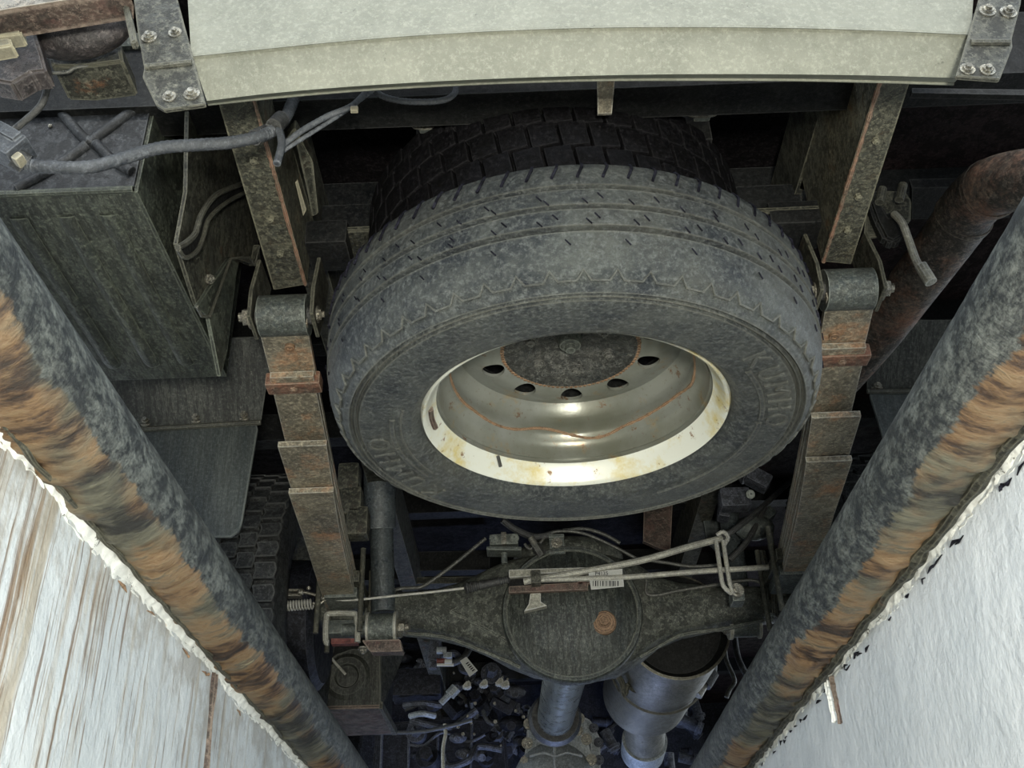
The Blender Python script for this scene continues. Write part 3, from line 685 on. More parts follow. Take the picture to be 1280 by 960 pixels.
def rear_wheel(xin, sgn, yc_, zc_, label, group, R=.40, W=.21):
    c = Vector((xin, yc_, zc_))
    t = thing('truck_wheel', label, 'wheel', (xin + sgn * W / 2, yc_, zc_ - R), group)
    pr = [(R * .58, .03), (R * .66, .005), (R * .80, .0), (R * .93, .012), (R * .965, .03), (R * .975, W / 2), (R * .965, W - .03), (R * .93, W - .012), (R * .80, W), (R * .66, W - .005), (R * .58, W - .03)]
    tt = part('tyre', B().lathe([(r, sgn * h) for r, h in pr], c, 'x', 96), 'tread', t)
    b = B(); n = 46
    for k in range(n):
        for row, (h, w, o_) in enumerate(((.030, .050, 0), (.078, .042, .5), (.122, .042, 0), (.170, .050, .5))):
            a = 2 * math.pi * (k + o_) / n; r = R - .006
            hexp = [(w * .5, -.016), (w * .62, 0), (w * .5, .019), (-w * .5, .019), (-w * .38, 0), (-w * .5, -.016)]
            er = Vector((0, math.cos(a), math.sin(a))); et = Vector((0, -math.sin(a), math.cos(a)))
            poly = [c + RX * (sgn * (h + .005) + hx) + et * hy * 1.15 + er * (r - .014) for hx, hy in hexp]
            b.prism(poly, er * .020, .002)
    part('tread_blocks', b, 'tread', tt)
    rp = [(R * .585, .028), (R * .57, .03), (R * .54, .05), (R * .50, .07), (R * .47, .10), (R * .30, .105), (R * .28, .06), (R * .12, .05), (.01, .05)]
    part('rim', B().lathe([(r, sgn * h) for r, h in rp], c, 'x', 64), 'chassis', t)
    part('brake_drum', B().lathe([(.17, -.02), (.175, .0), (.175, .09), (.05, .10)][:0] + [(.02, sgn * -.035), (.15, sgn * -.035), (.168, sgn * -.02), (.172, sgn * .09)], c, 'x', 64), 'engdark', t)
    return t
rear_wheel(-0.565, -1, 2.66, 0.395, 'inner left rear wheel with blocky tread behind the left mud flap', 'rear wheels')
rear_wheel(-0.815, -1, 2.66, 0.395, 'outer left rear wheel beyond the inner one', 'rear wheels')
rear_wheel(0.77, 1, 2.66, 0.395, 'inner right rear wheel in shadow beyond the right pit pipe', 'rear wheels')
rear_wheel(1.02, 1, 2.66, 0.395, 'outer right rear wheel beyond the inner one in shadow', 'rear wheels')

# ================================================================= leaf springs
def spring(sgn, eye_px, W, rows, end_px, bolt_px, label):
    e0, e1 = at(*eye_px[0], z=.470), at(*eye_px[1], z=.470)
    ec = (e0 + e1) / 2
    t = thing('leaf_spring', label, 'leaf spring', (ec.x, ec.y, .40), 'rear leaf springs')
    xe = ec.x
    pe = at(*end_px, z=.445)
    def X(y): return xe + (pe.x - xe) * (y - ec.y) / (pe.y - ec.y)
    b = B(); hw = W / 2
    b.cyl(Vector((xe - hw, ec.y, .470)), Vector((xe + hw, ec.y, .470)), .034, seg=36); part('spring_eye', b, 'bush', t, 'bluish grey rolled eye')
    b = B(); b.cyl(Vector((xe - hw - .006, ec.y, .470)), Vector((xe + hw + .006, ec.y, .470)), .017, seg=24); part('bushing', b, 'hose', t)
    zbase = .440
    info = rows   # each: (y pixel where the leaf starts, underside z drop, half width factor at tip, material)
    for i, (py, dz, tipw, mat) in enumerate(info):
        cpx = end_px[0] + (eye_px[0][0] + eye_px[1][0] - 2 * end_px[0]) / 2 * (end_px[1] - py) / (end_px[1] - eye_px[0][1])
        ys = at(cpx, py, z=zbase - dz).y
        path = []; half = []
        n = 16
        for k in range(n + 1):
            y = ys + (pe.y + .12 - ys) * k / n
            u = (y - ec.y) / (pe.y - ec.y)
            path.append(Vector((X(y), y, zbase - dz + .012 * math.sin(math.pi * min(1, u)) * -1 + .003)))
            half.append(hw * (tipw + (1 - tipw) * min(1, k / 5)))
        bb = B(); bb.strip(path, RX, half, .0105); part('leaf', bb, mat, t)
    y1 = at(0 + (eye_px[0][0]), rows[1][0], z=zbase).y if False else at((eye_px[0][0]), rows[1][0] + 8, z=zbase - .01).y
    b = B(); yk = y1 + .012
    b.box((X(yk), yk, zbase - .006), (W + .016, .034, .026), bev=.004); cl = part('clip', b, 'leafr', t, 'red rusty clip band around the leaves')
    bolt(cl, (X(yk), yk, zbase - .019), DN, .007, .002, 'leafr', 'rivet', False)
    for py in (435, 575):
        cpx = end_px[0] + (eye_px[0][0] + eye_px[1][0] - 2 * end_px[0]) / 2 * (end_px[1] - py) / (end_px[1] - eye_px[0][1])
        dz = 0 if py < 500 else rows[3][1]
        p = at(cpx - 2, py - (14 if sgn > 0 else 0), z=zbase - dz - .006); bb = B(); bb.lathe([(.0035, 0), (.0035, -.002), (.0085, -.002), (.0085, .004)], p, 'z', 20)
        bb.cyl(p, p - ZZ * .0005, .0035); part('rivet', bb, 'boltrust', t)
    # hanger plates and bolt
    for s in (-1, 1):
        bb = B(); xp = xe + s * (hw + .008)
        bb.prism([(xp, ec.y - .03, .45), (xp, ec.y + .03, .445), (xp, ec.y + .05, .49), (xp, ec.y + .07, .58), (xp, ec.y - .01, .58), (xp, ec.y - .034, .50)], (s * .006, 0, 0), .001)
        part('hanger_plate', bb, 'chassis', t)
        bolt(t, (xp + s * .006, ec.y, .470), (s, 0, 0), .014 if s == sgn else .010, .014 if s == sgn else .007, 'bolt', 'eye_bolt' if s == sgn else 'eye_nut')
    return t, X, pe
rowsL = [(408, 0, 1, 'leaf'), (470, .013, .95, 'leaf'), (572, .026, .9, 'leaf'), (553, .045, 1.14, 'leaf'), (610, .060, 1.12, 'leaf')]
lsL, XL, peL = spring(-1, ((326, 397), (386, 392)), .078, rowsL, (425, 716), None, 'left rear leaf spring, its bolt head facing the grey tool box')
rowsR = [(374, 0, 1, 'leaf'), (435, .013, .95, 'leaf'), (540, .026, .9, 'leaf'), (518, .045, 1.14, 'leaf'), (572, .060, 1.12, 'leaf')]
lsR, XR, peR = spring(1, ((1029, 366), (1089, 358)), .078, rowsR, (993, 688), None, 'right rear leaf spring beside the rusty exhaust pipe')

# spring pads and u-bolt plates at the axle
for i, (xx, px0, px1, py0, py1) in enumerate(((XL, 402, 452, 720, 736), (XR, 966, 1018, 692, 706))):
    c = at((px0 + px1) / 2, (py0 + py1) / 2, z=.415)
    t = thing('spring_pad', ('spring seat under the front of the left leaf spring', 'spring seat under the front of the right leaf spring')[i], 'spring seat', c, 'spring seats on the axle')
    b = B(); b.box(c + Vector((0, .06, .0)), (.10, .20, .03), bev=.006); part('pad', b, 'chassis', t)
    b = B(); b.box(c + Vector((0, .06, -.028)), (.085, .14, .03), bev=.012); part('rubber_block', b, 'bush', t)
    for sx in (-1, 1):
        for sy in (-1, 1):
            b = B(); b.cyl(c + Vector((sx * .052, .06 + sy * .075, -.13)), c + Vector((sx * .052, .06 + sy * .075, .08)), .0065, seg=12); part('u_bolt_leg', b, 'chassis', t)

# ================================================================= axle
def zat(px, py, y): return at(px, py, y=y)
AY = 2.62
t = thing('rear_axle', 'wide dark rear axle housing with round cover below the spare wheel', 'axle', (0.12, AY, .25))
sec = [(385, 745, 782, .055), (440, 744, 784, .055), (505, 744, 792, .06), (545, 741, 797, .062), (580, 731, 806, .066), (610, 716, 819, .075), (635, 706, 833, .09), (665, 700, 845, .10), (716, 696, 853, .11), (765, 699, 845, .10), (797, 708, 826, .09), (820, 724, 808, .075), (850, 733, 796, .066), (900, 737, 785, .06), (958, 737, 777, .055), (1010, 735, 772, .055), (1050, 733, 770, .055)]
b = B(); rows = []
for px, p0, p1, dp in sec:
    a, c = zat(px, p0, AY), zat(px, p1, AY); cz = (a.z + c.z) / 2; h = (a.z - c.z) / 2; x = (a.x + c.x) / 2
    row = []
    for k in range(24):
        an = 2 * math.pi * k / 24; ca, sa = math.cos(an), math.sin(an); e = .62
        row.append(b.bm.verts.new((x, AY + dp * math.copysign(abs(ca) ** e, ca), cz + h * .985 * math.copysign(abs(sa) ** e, sa))))
    rows.append(row)
for a, c in zip(rows, rows[1:]):
    for k in range(24): b.bm.faces.new((a[k], a[(k + 1) % 24], c[(k + 1) % 24], c[k]))
b.bm.faces.new(rows[0]); b.bm.faces.new(rows[-1])
hs = part('housing', b, 'axle', t)
cc = at(715, 766, y=AY - .10); RC = .162
b = B().lathe([(RC + .014, .02), (RC + .014, -.006), (RC + .010, -.012), (RC + .002, -.012), (RC, -.006), (RC - .008, -.010), (RC - .03, -.030), (RC - .07, -.050), (.05, -.060), (.002, -.062)], cc, 'y', 96)
cv = part('cover', b, 'cover', t, 'round domed axle cover')
b = B(); 
for k in range(160):
    a = 2 * math.pi * k / 160; b.ball(cc + Vector(((RC + .004) * math.cos(a), -.008, (RC + .004) * math.sin(a))), .0045 + .002 * random.random(), (1, .7, 1), 6)
part('weld_bead', b, 'axle', cv)
for pts in (((563, 765), (585, 752), (612, 733), (632, 712)), ((563, 765), (600, 782), (625, 796), (650, 808)), ((800, 782), (830, 765), (848, 752), (862, 744)), ((505, 792), (560, 798), (612, 818), (650, 834)), ((800, 822), (850, 795), (905, 786), (955, 776))):
    b = B(); pp = smooth([at(px, py, y=AY - .062 - .035 * max(0, 1 - abs(px - 716) / 130)) for px, py in pts], 8)
    b.tube([p + Vector((0, .003 * random.random(), .002 * random.random())) for p in pp], [.0045 + .002 * random.random() for _ in pp], 6); part('weld_seam', b, 'axle', hs)
# drain plug
dp = at(755, 778, y=cc.y - .050)
b = B().lathe([(.030, .01), (.030, -.002), (.026, -.006), (.019, -.006), (.019, -.010), (.002, -.010)], dp, 'y', 32); dpo = part('drain_plug', b, 'boltrust', t, 'rusty drain plug')
b = B(); b.hexa(dp, dp + BK * .018, .013); part('plug_head', b, 'boltrust', dpo)
# cover tab and cable guide bracket on the axle
b = B(); y_ = cc.y - .075
b.prism([at(663, 741, y=y_), at(676, 741, y=y_), at(676, 752, y=y_), at(684, 757, y=y_), at(655, 764, y=y_), at(661, 755, y=y_)], (0, .02, 0), .001); part('cover_tab', b, 'rod', t)
t2 = thing('cable_guide', 'brown channel bracket carrying the brake cables above the axle cover', 'bracket', at(690, 730, y=y_))
for pl, m in ((((636, 712), (733, 709), (700, 716), (668, 717), (668, 720), (636, 722)), 'rod'), (((636, 733), (735, 727), (735, 737), (636, 741)), 'rustplate'), (((722, 720), (737, 719), (737, 730), (722, 730)), 'rustplate')):
    b = B(); b.prism([at(*p, y=y_ - .015) for p in pl], (0, .012, 0), .001); part('channel_side', b, m, t2)
b = B(); b.prism([at(636, 716, y=y_ - .003), at(733, 716, y=y_ - .003), at(733, 735, y=y_ - .003), at(636, 738, y=y_ - .003)], (0, .003, 0)); part('channel_back', b, 'dark', t2)
b = B(); b.box(at(670, 723, y=y_ - .03), (.024, .03, .034), bev=.003); part('clamp', b, 'bracket', t2)
# label
yl = y_ - .045
t2 = thing('barcode_label', 'white barcode label folded around the cable in front of axle cover', 'label', at(748, 725, y=yl))
b = B(); b.prism([at(736, 716, y=yl), at(778, 711, y=yl), at(778, 719, y=yl), at(736, 720, y=yl)], (0, .0015, 0)); part('upper_strip', b, 'white', t2)
b = B(); b.prism([at(737, 725, y=yl), at(779, 723, y=yl), at(780, 733, y=yl), at(739, 737, y=yl)], (0, .0015, 0)); part('lower_strip', b, 'white', t2)
b = B(); x_ = 741.0
while x_ < 772:
    w_ = random.choice((.5, .8, 1.3)); b.prism([at(x_, 726, y=yl - .0006), at(x_ + w_, 726, y=yl - .0006), at(x_ + w_, 732.5, y=yl - .0006), at(x_, 732.8, y=yl - .0006)], (0, .0004, 0)); x_ += w_ + random.choice((.7, 1.2, 2))
part('barcode', b, 'ink', t2)
b = B(); tb = text_bm('P4135', .013, .0003); m = Matrix.Rotation(math.pi / 2, 4, 'X'); m.translation = at(752, 717, y=yl - .0008); b._join(tb, m); part('printed_number', b, 'ink', t2)

# ================================================================= parking brake cables and brake lines
YC = y_ - .022
def wire(nm, pts, r, mat, label, cat, sub=8, seg=10, **k):
    pp = [at(p[0], p[1], y=(p[2] if len(p) > 2 else YC)) for p in pts]
    b = B(); b.tube(pp, r, seg, sub=sub); return solo(nm, b, mat, label, cat)
wire('brake_cable', [(655, 727, YC + .006), (720, 716, YC - .015), (800, 701, YC - .03), (860, 684, YC - .03), (902, 673, YC - .02)], .0085, 'rod', 'thick pale brake cable rising from the cable guide to the swing link', 'cable')
wire('brake_cable', [(902, 673, YC - .02), (925, 657, YC), (950, 636, YC + .08), (990, 600, YC + .25)], .0075, 'hose', 'dark continuation of brake cable beyond the swing link', 'cable')
wire('brake_cable', [(660, 725, YC), (740, 723, YC - .02), (790, 721, YC - .02), (880, 714, YC - .02), (960, 709, YC), (1022, 703, YC + .05), (1080, 700, YC + .08)], .0068, 'rod', 'straight pale brake cable running right across to the right wheel', 'cable')
wire('brake_cable', [(404, 748), (440, 750), (500, 744), (540, 740), (582, 735)], .0032, 'rod', 'thin brake cable running left toward the return spring', 'cable')
b = B(); A, C = at(580, 736, y=YC), at(638, 724, y=YC); n = 11
b.lathe([(.002, 0)] + [(.0145 - .0004 * i if i % 2 else .010, (C - A).length * (i + .5) / (2 * n)) for i in range(2 * n)] + [(.002, (C - A).length)], (0, 0, 0), 'z', 20)
bmesh.ops.transform(b.bm, matrix=Matrix.Translation(A) @ (C - A).to_track_quat('Z', 'Y').to_matrix().to_4x4(), verts=b.bm.verts)
solo('cable_boot', b, 'hose', 'ribbed rubber boot on the thin cable left of the cable guide', 'boot')
t = thing('return_spring', 'small coil spring and clevis beside the inner left rear tyre', 'spring', at(370, 750, y=YC))
b = B(); coil(b, at(352, 758, y=YC), at(391, 755, y=YC), .0115, 11, .0022); part('coil', b, 'rod', t)
b = B(); b.tube([at(391, 754, y=YC), at(400, 754, y=YC), at(406, 750, y=YC), at(409, 746, y=YC)], .0035, 8, sub=3); part('hook', b, 'bolt', t)
b = B(); b.prism([at(351, 736, y=YC), at(376, 736, y=YC), at(376, 739, y=YC), at(351, 739, y=YC)], (0, .02, 0)); b.prism([at(351, 742, y=YC), at(376, 742, y=YC), at(376, 745, y=YC), at(351, 745, y=YC)], (0, .02, 0)); b.ball(at(376, 740, y=YC), .009); part('clevis', b, 'bolt', t)
b = B(); b.tube([at(378, 740, y=YC), at(392, 743, y=YC), at(404, 748, y=YC)], .004, 8, sub=3); b.ball(at(386, 735, y=YC), .006); part('link', b, 'bolt', t)
t = thing('swing_link', 'pale slotted swing link joining the two brake cables on right', 'link', at(908, 705, y=YC - .03))
for dx in (-4, 5):
    b = B(); b.tube([at(899 + dx, 676, y=YC - .045), at(904 + dx, 710, y=YC - .045), at(908 + dx, 732, y=YC - .04), at(916 + dx * .4, 742, y=YC - .03)], .0055, 8, sub=3); part('side_bar', b, 'rod', t)
b = B(); b.tube([at(896, 669, y=YC - .04), at(904, 665, y=YC - .045), at(910, 672, y=YC - .045), at(905, 681, y=YC - .045)], .0055, 8, sub=3); part('hook', b, 'rod', t)
bolt(t, at(921, 738, y=YC - .03), BK, .012, .012); b = B(); b.box(at(921, 748, y=YC + .0), (.03, .05, .03), bev=.004); part('lug', b, 'bush', t)
YB = AY - .09
wire('brake_line', [(455, 747, YB), (500, 736, YB), (514, 735, YB), (530, 732, YB), (560, 711, YB), (585, 691, YB), (607, 673, YB)], .0048, 'line', 'thin steel brake line climbing right to the brass tee', 'brake line')
wire('brake_line', [(656, 680, YB), (662, 686, YB), (672, 682, YB), (684, 669, YB), (700, 664, YB), (730, 667, YB), (765, 682, YB), (795, 698, YB)], .0042, 'line', 'thin brake line arching over the axle cover', 'brake line')
wire('brake_line', [(704, 663, YB + .05), (730, 661, YB + .06), (755, 668, YB + .06), (775, 679, YB + .06)], .005, 'line', 'upper of two arched lines over the axle cover', 'brake line')
wire('brake_hose', [(628, 650, YB - .05), (645, 662, YB - .03), (668, 671, YB), (690, 668, YB)], .009, 'hose', 'black rubber brake hose dropping from behind the spare tyre', 'hose')
wire('brake_line', [(808, 727, YB), (808, 741, YB), (820, 744, YB), (850, 738, YB), (895, 731, YB), (925, 726, YB), (945, 726, YB), (962, 734, YB), (1000, 733, YB), (1030, 729, YB)], .0045, 'line', 'bent brake line lying on the right axle tube', 'brake line')
wire('brake_line', [(795, 698, YB + .03), (830, 703, YB + .03), (865, 708, YB + .03), (900, 706, YB + .03)], .0045, 'line', 'short line crossing behind the swing link', 'brake line')
wire('brake_hose', [(912, 700, YB + .05), (935, 675, YB + .05), (956, 634, YB + .08)], .008, 'hose', 'short dark rubber hose slanting up beside the right spring', 'hose')
c = at(630, 680, y=YB)
t = thing('brake_tee', 'small brake junction block on bracket above the axle', 'junction', c)
b = B(); b.box(c + Vector((0, 0, .008)), (.075, .03, .03), bev=.005); part('block', b, 'bush', t)
for dx in (-.026, .028): bolt(t, c + Vector((dx, -.016, .008)), BK, .008, .006, 'bush')
b = B(); b.box(c + Vector((0, -.012, .008)), (.014, .02, .034), bev=.002); part('centre_rib', b, 'bolt', t)
b = B(); b.box(c + Vector((0, 0, -.022)), (.09, .05, .010), Matrix.Rotation(.05, 3, 'Y'), bev=.003); b.cyl(c + Vector((0, 0, -.02)), c + Vector((0, 0, -.055)), .008); part('bracket', b, 'bush', t)
c = at(696, 683, y=YB - .01)
t = thing('hose_clamp_bracket', 'upright bracket with one round bolt above the axle cover', 'bracket', c)
b = B(); b.box(c, (.038, .012, .056), bev=.002); b.box(c + Vector((0, -.01, -.026)), (.04, .022, .006)); b.box(c + Vector((0, -.006, .024)), (.04, .016, .01), bev=.002); part('plate', b, 'bush', t)
bolt(t, c + Vector((0, -.008, .006)), BK, .010, .006)
c = at(671, 684, y=YB - .02)
t = thing('brass_fitting', 'tilted hexagonal hose fitting left of the upright bracket', 'fitting', c)
b = B(); d = Vector((-.014, 0, .026)); b.hexa(c - d, c + d * .2, .013); part('nut', b, 'line', t); b = B(); b.cyl(c + d * .2, c + d, .009); part('collar', b, 'bolt', t)
# differential nose on top behind the arching lines
b = B(); b.ball(at(710, 700, y=AY + .02), .13, (1.15, .7, .45), 32); solo('differential_case', b, 'axle', 'rounded differential casing rising behind the arched brake lines', 'casing')

# ================================================================= shock absorbers
YS = 2.50
t = thing('shock_absorber', 'black shock absorber standing beside the left leaf spring', 'shock absorber', at(478, 790, y=YS), 'shock absorbers')
p0, p1, p2, p3 = at(474, 540, y=YS - .12), at(475, 661, y=YS - .03), at(477, 662, y=YS - .03), at(479, 765, y=YS)
b = B(); b.tube([p0, p1], .041, 32); part('dust_cover', b, 'shock', t)
b = B(); b.tube([p2, p3], .030, 32); b.tube([at(479, 738, y=YS), at(479, 741, y=YS)], .0315, 32); part('body', b, 'shock', t)
b = B(); c = at(478, 786, y=YS); b.cyl(c - RX * .030, c + RX * .030, .038, seg=32); part('lower_eye', b, 'bush', t)
for s_ in (-1, 1): part('washer', B().cyl(c + RX * s_ * .031, c + RX * s_ * .037, .042, seg=32), 'rod', t)
bolt(t, c + RX * .040, (1, -.25, 0), .017, .02); b = B(); b.cyl(c - RX * .10, c - RX * .03, .016); part('pin', b, 'bush', t)
t = thing('shock_bracket', 'square looped bracket left of the left shock absorber eye', 'bracket', at(435, 785, y=YS))
b = B(); YQ = YS - .01
b.tube([at(411, 804, y=YQ), at(407, 800, y=YQ), at(408, 772, y=YQ), at(413, 767, y=YQ), at(440, 767, y=YQ), at(446, 772, y=YQ), at(447, 803, y=YQ)], .0075, 8, sub=3); part('loop', b, 'rod', t)
b = B(); b.box(at(430, 787, y=YQ + .03), (.075, .05, .035), bev=.005); part('block', b, 'bush', t)
b = B(); b.prism([at(414, 798, y=YQ), at(447, 798, y=YQ), at(447, 804, y=YQ), at(414, 805, y=YQ)], (0, .02, 0)); part('shim', b, 'red', t, 'dark red shim')
b = B(); b.prism([at(452, 800, y=YQ - .03), at(500, 799, y=YQ - .03), at(503, 814, y=YQ - .03), at(463, 815, y=YQ - .03)], (0, .05, .005), .002); part('foot_plate', b, 'rustplate', t)
bolt(t, at(454, 811, y=YQ - .02), DN, .009, .008)
b = B(); b.box(at(375, 780, y=YS + .08), (.085, .06, .085), bev=.008); solo('axle_block', b, 'bracket', 'dark block beneath the return spring at left tyre', 'block')
t = thing('shock_absorber', 'lower eye and bolt of the right shock absorber under axle', 'shock absorber', at(925, 783, y=YS + .14), 'shock absorbers')
c = at(929, 782, y=YS + .14)
b = B(); b.cyl(c - RX * .030, c + RX * .036, .030, seg=32); part('lower_eye', b, 'bush', t)
part('washer', B().cyl(c - RX * .040, c - RX * .031, .035, seg=32), 'rod', t); part('washer', B().cyl(c + RX * .037, c + RX * .043, .035, seg=32), 'rod', t)
bolt(t, c - RX * .043, (-1, -.3, 0), .015, .02)
b = B(); b.tube([c, c + Vector((.03, .1, .42))], .028, 24); part('body', b, 'shock', t)

# ================================================================= tool box at left
ZB = .48
A = at(175, 240, z=ZB); Cn = at(274, 471, z=ZB); y0, y1, xr = A.y, Cn.y, (A.x + Cn.x) / 2
xl = xr - .42
t = thing('tool_box', 'large dark steel box with ribbed base beside the left rail', 'box', (xr - .2, y0, ZB))
HT = .30
b = B(); b.box(((xl + xr) / 2, (y0 + y1) / 2, ZB + .004), (xr - xl, y1 - y0, .008), bev=.002); part('bottom_panel', b, 'box', t)
for dx in (.052, .112, .18, .26, .34):
    b = B(); pts = []
    b.tube([(xr - dx, y0 + .045, ZB + .003), (xr - dx, y0 + .055, ZB - .001), (xr - dx, y1 - .06, ZB - .001), (xr - dx, y1 - .05, ZB + .003)], .013, 14)
    for v in b.bm.verts: v.co.z = ZB + (v.co.z - ZB) * .55
    part('rib', b, 'box', t)
b = B(); b.box(((xl + xr) / 2, y0 - .002, ZB + HT / 2), (xr - xl, .006, HT)); part('rear_panel', b, 'boxface', t)
b = B(); b.tube([(xr, y0 - .004, ZB + .002), (xl, y0 - .004, ZB + .002)], .005, 8); part('bottom_lip', b, 'box', t)
b = B(); b.box((xr + .002, (y0 + y1) / 2, ZB + HT / 2), (.006, y1 - y0, HT)); part('side_panel', b, 'box', t)
b = B(); b.box(((xl + xr) / 2, (y0 + y1) / 2, ZB + HT), (xr - xl + .01, y1 - y0, .01)); part('top_panel', b, 'box', t)
b = B(); b.box(((xl + xr) / 2, y0 - .012, ZB + HT - .015), (xr - xl, .03, .03), bev=.004); part('top_lip', b, 'box', t)
b = B(); b.box((xl - .002, (y0 + y1) / 2, ZB + HT / 2), (.006, y1 - y0, HT)); part('side_panel', b, 'box', t)
b = B(); yf = y0 - .006     # pressed cross on the rear face
for pts in (((50, 140), (68, 133), (108, 176), (120, 172), (180, 128)), ((20, 236), (60, 215), (90, 195), (108, 182)), ((120, 180), (140, 200), (165, 215))):
    pp = [at(px, py, y=yf) for px, py in pts]; b.tube(pp, .008, 12, sub=4)
part('pressed_cross', b, 'boxface', t)
bolt(t, at(63, 158, y=yf), BK, .003, .002, washer=False)

# bracket plates between the box and the rail
def plate(nm, pts, zz, vec, mat, label, cat='bracket', bev=.001, **kw):
    b = B(); b.prism([at(px, py, **zz) for px, py in pts], vec, bev); return solo(nm, b, mat, label, cat)
xs = -0.462
t = thing('box_bracket', 'dark plate bracket with wavy slot edge between tool box and left rail', 'bracket', at(260, 300, x=xs))
b = B(); b.prism([at(px, py, x=xs) for px, py in ((236, 132), (280, 128), (300, 190), (320, 222), (324, 245), (322, 330), (300, 322), (295, 345), (278, 393), (262, 398), (246, 380), (222, 305), (234, 240))], (-.006, 0, 0)); part('plate', b, 'chassis', t)
b = B(); b.tube([at(px, py, x=xs + .012) for px, py in ((318, 226), (300, 231), (270, 244), (252, 268), (244, 292), (232, 304), (222, 309))], .0045, 8, sub=5)
b.tube([at(px, py, x=xs + .012) for px, py in ((312, 238), (285, 252), (262, 272), (254, 296), (246, 314), (232, 322), (223, 312))], .0035, 8, sub=5); part('curved_lip', b, 'bracket', t)
U = smooth([at(px, py, x=xs + .010) for px, py in ((318, 226), (300, 231), (270, 244), (252, 268), (244, 292), (232, 304), (222, 309))], 5)
V_ = smooth([at(px, py, x=xs + .010) for px, py in ((312, 238), (285, 252), (262, 272), (254, 296), (246, 314), (232, 322), (223, 312))], 5)
b = B()
for i in range(len(U) - 1): b.face([U[i], U[i + 1], V_[i + 1], V_[i]])
part('lip_web', b, 'dark', t)
b = B(); b.prism([at(px, py, x=xs + .01) for px, py in ((287, 321), (312, 321), (319, 332), (324, 306), (326, 330), (316, 330))], (-.01, 0, 0)); part('notched_tab', b, 'chassis', t)
b = B(); b.prism([at(px, py, x=xs + .006) for px, py in ((262, 398), (247, 384), (282, 330), (288, 322), (297, 330), (284, 440), (276, 470))], (-.006, 0, 0)); part('lower_web', b, 'box', t)
b = B(); b.tube([at(px, py, x=xs + .01) for px, py in ((246, 383), (252, 395), (262, 396), (288, 324), (311, 321), (318, 331), (324, 308))], .0025, 6); part('cut_edge', b, 'bracket', t)
bolt(t, at(262, 349, x=xs + .006), (1, -.5, -.3), .0055, .006)

# ================================================================= mud flaps and fenders
def mudflap(flap, fend, bolts, yf, label, flabel, grp):
    c = at(*flap[0], y=yf)
    t = thing('mud_flap', label, 'mud flap', c, grp)
    b = B(); b.prism([at(*p, y=yf) for p in flap], (0, .008, 0), .0015); part('flap', b, 'flap', t)
    for p in bolts: bolt(t, at(*p, y=yf - .006), BK, .009, .010)
    b = B(); b.tube([at(*fend[0], y=yf - .004), at(*fend[1], y=yf - .004)], .006, 8); part('seam', b, 'bracket', t)
    tt = thing('fender_panel', flabel, 'fender', c + Vector((0, 0, .02)), grp + ' fenders')
    P_ = [at(*fend[0], y=yf), at(*fend[1], y=yf), at(*fend[2], y=yf - .13), at(*fend[3], y=yf - .13)]
    b = B(); b.prism(P_, (0, .004, .005)); part('sheet', b, 'fender', tt)
    return t
mudflap([(185, 533), (320, 529), (322, 536), (302, 655), (298, 664), (288, 671), (150, 674), (120, 560)],
        [(120, 540), (326, 528), (342, 420), (120, 430)], [(183, 527), (246, 523), (306, 520)], 1.95,
        'grey mud flap with rounded corner and three bolts at left', 'dark streaked fender sheet above the left mud flap', 'mud flaps')
mudflap([(1087, 492), (1230, 490), (1225, 640), (1135, 640), (1118, 590), (1100, 535)], [(1084, 489), (1230, 489), (1200, 400), (1088, 400)], [(1096, 484), (1146, 482)], 1.98,
        'grey mud flap partly behind the right pit pipe', 'dark fender sheet above the right mud flap', 'mud flaps')

# ================================================================= tail lamp cluster, top left
yl = .80
t = thing('tail_lamp_unit', 'grimy tail lamp unit under a rusty beam at top left', 'lamp', at(80, 60, y=yl))
b = B(); b.prism([at(-40, 19, y=yl - .03), at(158, -12, y=yl - .03), at(158, -60, y=yl - .03), at(-40, -60, y=yl - .03)], (0, .01, 0)); part('pale_face', b, 'paleflange', t)
b = B(); b.prism([at(-40, 20, y=yl - .03), at(160, -11, y=yl - .03), at(160, 6, y=yl-.01), at(-40, 38, y=yl-.01)], (0, .02, .0)); part('rusty_lip', b, 'rustplate', t, 'brown rusty lip')
c = at(92, 30, y=yl + .06)
b = B(); rr_ = at(160, 20, y=yl + .06).x - at(92, 14, y=yl + .06).x
b.ball(c, rr_, (1.05, .5, .75), 32); part('reflector_bowl', b, 'lampbody', t)
b = B(); b.prism([at(62, 70, y=yl + .10), at(150, 52, y=yl + .10), at(154, 76, y=yl + .10), at(100, 83, y=yl + .10), at(64, 82, y=yl + .10)], (0, .06, 0), .003); part('lower_plate', b, 'chassis', t)
b = B(); b.prism([at(152, 4, y=yl - .012), at(160, 4, y=yl - .012), at(171, 50, y=yl - .012), at(163, 54, y=yl - .012)], (0, .012, 0), .002); part('side_strap', b, 'bracket', t)
b = B(); b.prism([at(-30, 35, y=yl + .03), at(40, 30, y=yl + .03), at(52, 66, y=yl + .03), at(58, 88, y=yl + .03), at(38, 90, y=yl + .03), at(14, 104, y=yl + .03), at(-30, 96, y=yl + .03)], (0, .03, 0), .003); part('rusty_skirt', b, 'lampbody', t)
for pl in (((-20, 32), (24, 29), (27, 42), (-20, 48)), ((-20, 50), (12, 46), (16, 56), (-20, 62))):
    b = B(); b.prism([at(*p, y=yl - .0) for p in pl], (0, .02, 0), .002); part('pale_tab', b, 'cream', t)
def wirez(nm, pts, r, mat, label, cat, sub=8, seg=12):
    b = B(); b.tube([at(p[0], p[1], y=p[2]) for p in pts], r, seg, sub=sub); return solo(nm, b, mat, label, cat)
wirez('lamp_wire', [(56, 72, .90), (60, 100, .90), (52, 130, .91), (30, 152, .92), (5, 172, .93)], .0045, 'hose', 'thin black wire drooping from the tail lamp unit', 'wire')
